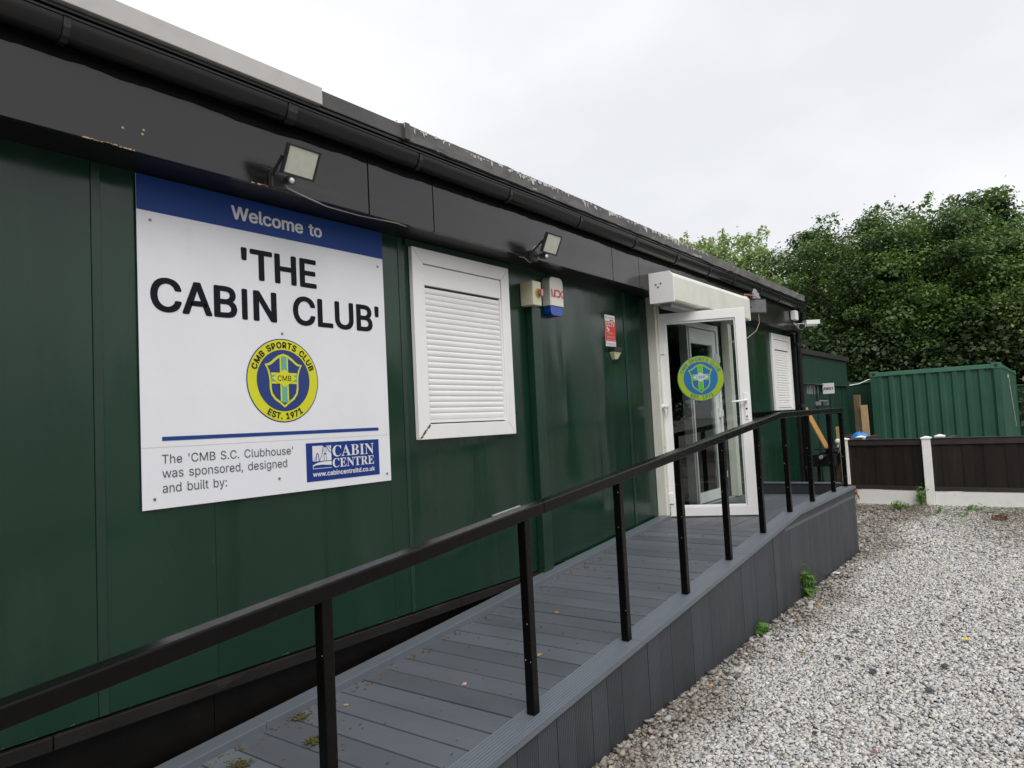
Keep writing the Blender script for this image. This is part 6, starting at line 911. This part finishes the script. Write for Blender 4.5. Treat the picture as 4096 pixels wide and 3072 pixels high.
def make_tree(seed, h, r, zb, nclump, per, size, m, shoots=0, loose=1.0):
    """crown of leafy clumps on limbs; origin at the foot"""
    rng = np.random.default_rng(seed); c0 = np.array([0, 0, (h+zb)/2]); ax = np.array([r, r, (h-zb)/2]); C = []; k = 0
    lob = rng.normal(0, 1, (7, 3)); lob /= np.linalg.norm(lob, axis=1)[:, None]
    while len(C) < nclump and k < 99999:
        k += 1; d = rng.normal(0, 1, 3); d /= np.linalg.norm(d); bulge = 1+.16*np.max(lob @ d)**3-.14*np.max(-(lob @ d))**4; rad = (rng.uniform(.35, 1)**.45)*bulge*.92
        p = c0+d*ax*rad
        if p[2] > zb*.6: C.append(p)
    C = np.array(C); Q = []; T = []
    for p in C:
        rc = rng.uniform(.45, .95)*loose; n = int(per*rng.uniform(.6, 1.3)); d = rng.normal(0, 1, (n, 3)); d /= np.linalg.norm(d, axis=1)[:, None]; rad = rng.uniform(.12, 1, n)**.5
        pts = p+d*rad[:, None]*rc*np.array([1.15, 1.15, .72]); Q.append(quads(pts, size, rng, D=d)); base = rng.uniform(.05, .85)
        tn = base+rng.normal(0, .09, n)+.10*d[:, 2]; tn = np.minimum(tn, .92)  # clump tops get a lighter leaf tone, as if lit from above
        if rng.random() < .025: tn[rng.random(n) < .25] = 1.0
        T.append(tn)
    for i in range(shoots):                       # upright young shoots breaking the outline
        a = rng.uniform(0, 6.28); q = rng.uniform(.1, .8); s = c0+np.array([math.cos(a)*ax[0]*q, math.sin(a)*ax[1]*q, ax[2]*math.sqrt(1-q*q)*.86]); L_ = rng.uniform(.5, 1.15); n = 80
        t = rng.uniform(0, 1, n)[:, None]; lean = np.array([rng.normal(0, .2), rng.normal(0, .2), 1.0]); pts = s+t*lean*L_+rng.normal(0, 1, (n, 3))*(.26*(1-t)+.05); Q.append(quads(pts, size, rng)); T.append(rng.uniform(.35, .85, n))
    crown = leaf_mesh('crown', np.concatenate(Q), np.concatenate(T), m)
    tb = MB(); tb.tube([(0, 0, -.2), (.05, .03, h*.2), (-.05, .1, h*.45), (.05, .05, h*.8)], [r*.075, r*.06, r*.04, r*.012], 9)
    idx = rng.choice(len(C), min(26, len(C)), replace=False)
    for i in idx:
        p = Vector(C[i]); z0_ = rng.uniform(.18, .6)*h; s = Vector((0, .05, min(z0_, p.z))); mid = s.lerp(p, .5)+Vector((rng.normal(0, .25), rng.normal(0, .25), .3)); tb.tube([s, mid, p], [r*.026, r*.016, .012], 6)
    return crown, tb.mesh('trunk', M['bark'])
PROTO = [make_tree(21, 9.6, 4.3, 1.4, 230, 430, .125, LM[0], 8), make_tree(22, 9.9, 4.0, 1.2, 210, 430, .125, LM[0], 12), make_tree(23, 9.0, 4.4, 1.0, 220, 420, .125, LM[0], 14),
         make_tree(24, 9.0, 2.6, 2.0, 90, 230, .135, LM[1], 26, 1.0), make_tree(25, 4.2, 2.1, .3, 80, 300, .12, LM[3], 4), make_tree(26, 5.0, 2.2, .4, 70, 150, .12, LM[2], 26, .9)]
def plant_tree(kind, az, dist, sc, rot, name, label, cat, group, szz=1.0):
    x, y = dist*math.cos(R(az)), -3+dist*math.sin(R(az)); t = bpy.data.objects.new(name, None); link(t, None, (x, y, 0)); t.rotation_euler = (0, 0, R(rot)); t.scale = (sc, sc, sc*szz); tag(t, label, cat, group)
    for me_, nm in zip(PROTO[kind], ('crown', 'trunk')): o = bpy.data.objects.new(nm, me_); COL.objects.link(o); o.parent = t
    return t
G_ = 'trees beyond the yard'
plant_tree(0, 10.6, 30.5, .86, 20, 'oak_tree', 'broad dark oak, leftmost of the big trees, above the rear cabin roof', 'tree', G_, 1.10)
plant_tree(1, 6.6, 28.5, .84, 80, 'oak_tree', 'tall dark tree directly above the green container', 'tree', G_)
plant_tree(2, 1.2, 29.0, .84, 200, 'oak_tree', 'large green tree at the right edge of the picture above the container corner', 'tree', G_)
plant_tree(0, -6.5, 31, .92, 150, 'oak_tree', 'dark tree just outside the right edge beyond the hoarding', 'tree', G_)
plant_tree(2, 9.4, 36, 1.02, 300, 'oak_tree', 'dark tree filling the gap behind the two front oaks', 'tree', G_)
plant_tree(1, 3.8, 35, 1.02, 10, 'oak_tree', 'tall pale-topped tree rising behind the container trees, with upright shoots', 'tree', G_)
plant_tree(3, 24.2, 38, 1.16, 0, 'ash_tree', 'pale light green young tree furthest left behind the cabin roof', 'tree', G_)
plant_tree(3, 21.6, 36, 1.09, 90, 'ash_tree', 'wispy light green tree above the peeling roof trim', 'tree', G_)
plant_tree(3, 19.0, 35, 1.07, 210, 'ash_tree', 'light green tree with one tall spiky shoot above the far roof end', 'tree', G_)
plant_tree(3, 16.9, 34, .84, 320, 'ash_tree', 'light green tree touching the left side of the big oak', 'tree', G_)
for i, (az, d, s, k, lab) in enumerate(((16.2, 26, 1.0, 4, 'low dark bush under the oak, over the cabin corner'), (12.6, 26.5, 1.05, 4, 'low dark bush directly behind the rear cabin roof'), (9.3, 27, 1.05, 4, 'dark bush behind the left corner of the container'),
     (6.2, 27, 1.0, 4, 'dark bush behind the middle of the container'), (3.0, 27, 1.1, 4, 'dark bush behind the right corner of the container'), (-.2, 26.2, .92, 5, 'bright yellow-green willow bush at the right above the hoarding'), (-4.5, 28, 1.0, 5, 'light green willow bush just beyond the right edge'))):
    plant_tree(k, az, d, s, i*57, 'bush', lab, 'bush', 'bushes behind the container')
RL = ['dark tree line beyond the yard on the right, %s' % s for s in ('nearest the fence end', 'next along from the fence end', 'third along', 'fourth along', 'fifth along', 'sixth along', 'seventh along', 'last')]
for i, az in enumerate((-14, -22, -31, -40, -50, -61, -73, -86)):
    plant_tree((0, 2, 1, 0)[i % 4], az, 40+(i % 3)*3, .62+.1*(i % 3), 40*i, 'oak_tree', RL[i], 'tree', 'trees on the far side of the yard')

for i, (az, d, s) in enumerate(((128, 20, .9), (147, 18, 1.0), (165, 19, .9), (184, 18, 1.0), (202, 19, .95), (219, 18, 1.0), (237, 20, .9), (256, 24, .9))):
    plant_tree((0, 1, 2)[i % 3], az, d, s, 70*i, 'oak_tree', 'dark tree standing behind the photographer, %s' % ['far left', 'left', 'left of middle', 'middle', 'right of middle', 'right', 'further right', 'far right'][i], 'tree', 'trees behind the photographer')

# ================================================================ WEEDS AND LITTER
def weed(name, x, y, h, n, label, seed, m, spread=.06, leafs=.03):
    rng = np.random.default_rng(seed); t = thing(name, label, 'weed', (x, y, 0)); st = MB(); P = []
    for i in range(n):
        dx, dy = rng.normal(0, spread, 2); top = Vector((x+dx*1.6, min(y+dy*1.6, y+.02), h*rng.uniform(.55, 1))); b0 = Vector((x+dx*.3, y+min(dy*.3, 0), 0)); st.tube([b0, b0.lerp(top, .5)+Vector((0, 0, .01)), top], [.003, .0025, .0015], 5)
        for k in range(14): f = rng.uniform(.15, 1.02); p = b0.lerp(top, f); P.append((p.x+rng.normal(0, leafs*.55), p.y+rng.normal(0, leafs*.55), p.z))
    st.build('stem', mat('weed_stem', (.08, .14, .03), .6), t); P = np.array(P)-np.array([x, y, 0]); me_ = leaf_mesh('leaves', quads(P, leafs*1.15, rng, .1, .34), rng.uniform(.2, .9, len(P)), m); o = bpy.data.objects.new('leaves', me_); link(o, t)
    return t
wm = leaf_mat('weed_leaf', (.06, .16, .02), (.14, .30, .05), (.2, .3, .05))
weed('weed', 6.26, -1.265, .29, 9, 'bright green leafy weed growing against the ramp skirting', 1, wm, .028, .045)
weed('weed', 5.07, -1.262, .09, 6, 'tiny green weed at the foot of the ramp skirting', 2, wm, .03, .035)
weed('weed', 12.68, -1.26, .36, 10, 'tall thin weed at the foot of the white fence post', 3, wm, .05, .05)
weed('weed', 12.15, -1.02, .12, 16, 'low spreading weed on the gravel left of the fence post', 4, wm, .12, .034)
weed('weed', 12.10, -1.95, .06, 22, 'strip of low green weeds along the white gravel board', 5, wm, .26, .026)
weed('weed', 11.9, -1.60, .05, 14, 'patch of low weeds between the fence post and the gravel board strip', 6, wm, .16, .022)
fn = weed('dead_fern', 12.95, -.27, .30, 12, 'rust brown dead fern by the ramp end at the left fence post', 7, leaf_mat('dead_frond', (.22, .08, .02), (.42, .17, .05), (.4, .2, .05)), .06, .06)
weed('dead_fern', 11.3, -2.30, .09, 7, 'small dead brown plant on the bare patch of gravel', 8, leaf_mat('dead_leaf', (.12, .05, .03), (.24, .11, .06), (.3, .2, .1)), .05, .05)
def chip(name, x, y, z, s, m, label, cat, seed):
    rng = np.random.default_rng(seed); n_ = 9; P = [(x+math.cos(a)*s*rng.uniform(.6, 1), y+math.sin(a)*s*rng.uniform(.35, .75), z+rng.uniform(0, s*.25)) for a in np.linspace(0, 6.0, n_)]
    mb = MB().add([(x, y, z+s*.12)]+P+[(a, b, c-.003) for a, b, c in P], [(0, i+1, (i+1) % n_+1) for i in range(n_)]+[(i+1, n_+i+1, n_+(i+1) % n_+1, (i+1) % n_+1) for i in range(n_)])
    return tag(mb.build(name, m), label, cat)
for i, (x, y, s, m, lab) in enumerate(((5.95, -1.42, .026, 'leaf_orange', 'orange dead leaf on the gravel below the bright green weed'), (5.6, -1.36, .022, 'leaf_orange', 'orange-brown leaf at the skirting, between the two weeds'), (3.95, -1.33, .018, 'leaf_orange', 'orange leaf on the soil halfway along the skirting'),
     (4.75, -1.62, .016, 'leaf_orange', 'rust coloured leaf out on the gravel, away from the skirting'), (5.5, -2.44, .035, 'leaf_yellow', 'bright yellow leaf on the gravel at the right'), (4.9, -2.38, .045, 'dark_bit', 'dark flat slate piece on the gravel below the yellow leaf'), (4.62, -2.05, .045, 'dark_bit', 'dark slate piece on the gravel, left of the other one'),
     (4.45, -2.36, .04, 'dark_bit', 'dark curled scrap on the gravel at the right edge'), (3.62, -1.98, .025, 'dark_bit', 'small black stone in the pale gravel foreground'), (7.2, -1.27, .05, 'white_ob', 'white paper scrap at the foot of the ramp skirting'), (3.55, -2.25, .022, 'knob_red', 'small maroon scrap on the near gravel'))):
    chip('leaf' if 'leaf' in m else 'scrap', x, y, .022, s, M[m], lab, 'leaf' if 'leaf' in m else 'litter', i)
def clump(x, y, s, label, seed):
    rng = np.random.default_rng(seed); mb = MB(); z = dz(x)
    for _ in range(110): a = Vector((x+rng.normal(0, s*.45), y+rng.normal(0, s*.38), z+abs(rng.normal(0, s*.2)))); d = Vector(rng.normal(0, 1, 3)); d.z *= .3; mb.bar(a, a+d.normalized()*s*.38, .004, .003)
    return tag(mb.build('moss_clump', M['moss']), label, 'moss clump')
lp = MB(); rl_ = np.random.default_rng(17)      # green paint lifting along the bottom edge of the wall, dust and webs on the plinth
for _ in range(46):
    x = rl_.choice([1.0, 1.35, 1.5, 2.05, 2.7, 3.4, 4.6])+rl_.normal(0, .09); w_ = rl_.uniform(.01, .05); lp.add([(x, -.001, .522), (x+w_, -.001, .522), (x+w_*.7, -.006, .522+rl_.uniform(.002, .011))], [(0, 1, 2)])
lp.build('lifting_paint', mat('lifted_green_paint', (.09, .15, .12), .5), cabin, kind='stuff')
clump(1.66, -.30, .050, 'olive brown clump of moss on the deck boards nearest the camera', 1); clump(1.93, -.42, .040, 'olive moss clump just left of the second handrail post', 2); clump(2.04, -.18, .04, 'thin brown litter clump against the kerb board', 3)
crumb = MB(); rg3 = np.random.default_rng(12)
for _ in range(420):
    x = rg3.uniform(1.4, 5.6)**1.0; y = rg3.uniform(-1.07, -.15) if rg3.random() < .35 else -.135-abs(rg3.normal(0, .05)); s = rg3.uniform(.002, .0065); z = dz(x)+.001; crumb.box(x, x+s*2.2, y, y+s, z, z+s*.7)
tag(crumb.build('deck_crumbs', M['debris']), 'fine dead leaf crumbs scattered on the deck', kind='stuff')
for i, (x, y, m, lab) in enumerate(((2.62, -.66, 'red_pale', 'small pink petal on the deck boards'), (3.62, -.53, 'leaf_orange', 'orange leaf fragment on the deck near the third post'), (3.05, -.80, 'ply2', 'tan leaf fragment beside the handrail post on the deck'), (2.22, -.28, 'ply2', 'pale leaf fragment near the kerb board'))):
    chip('leaf', x, y, dz(x)+.003, .018, M[m], lab, 'leaf', 40+i)
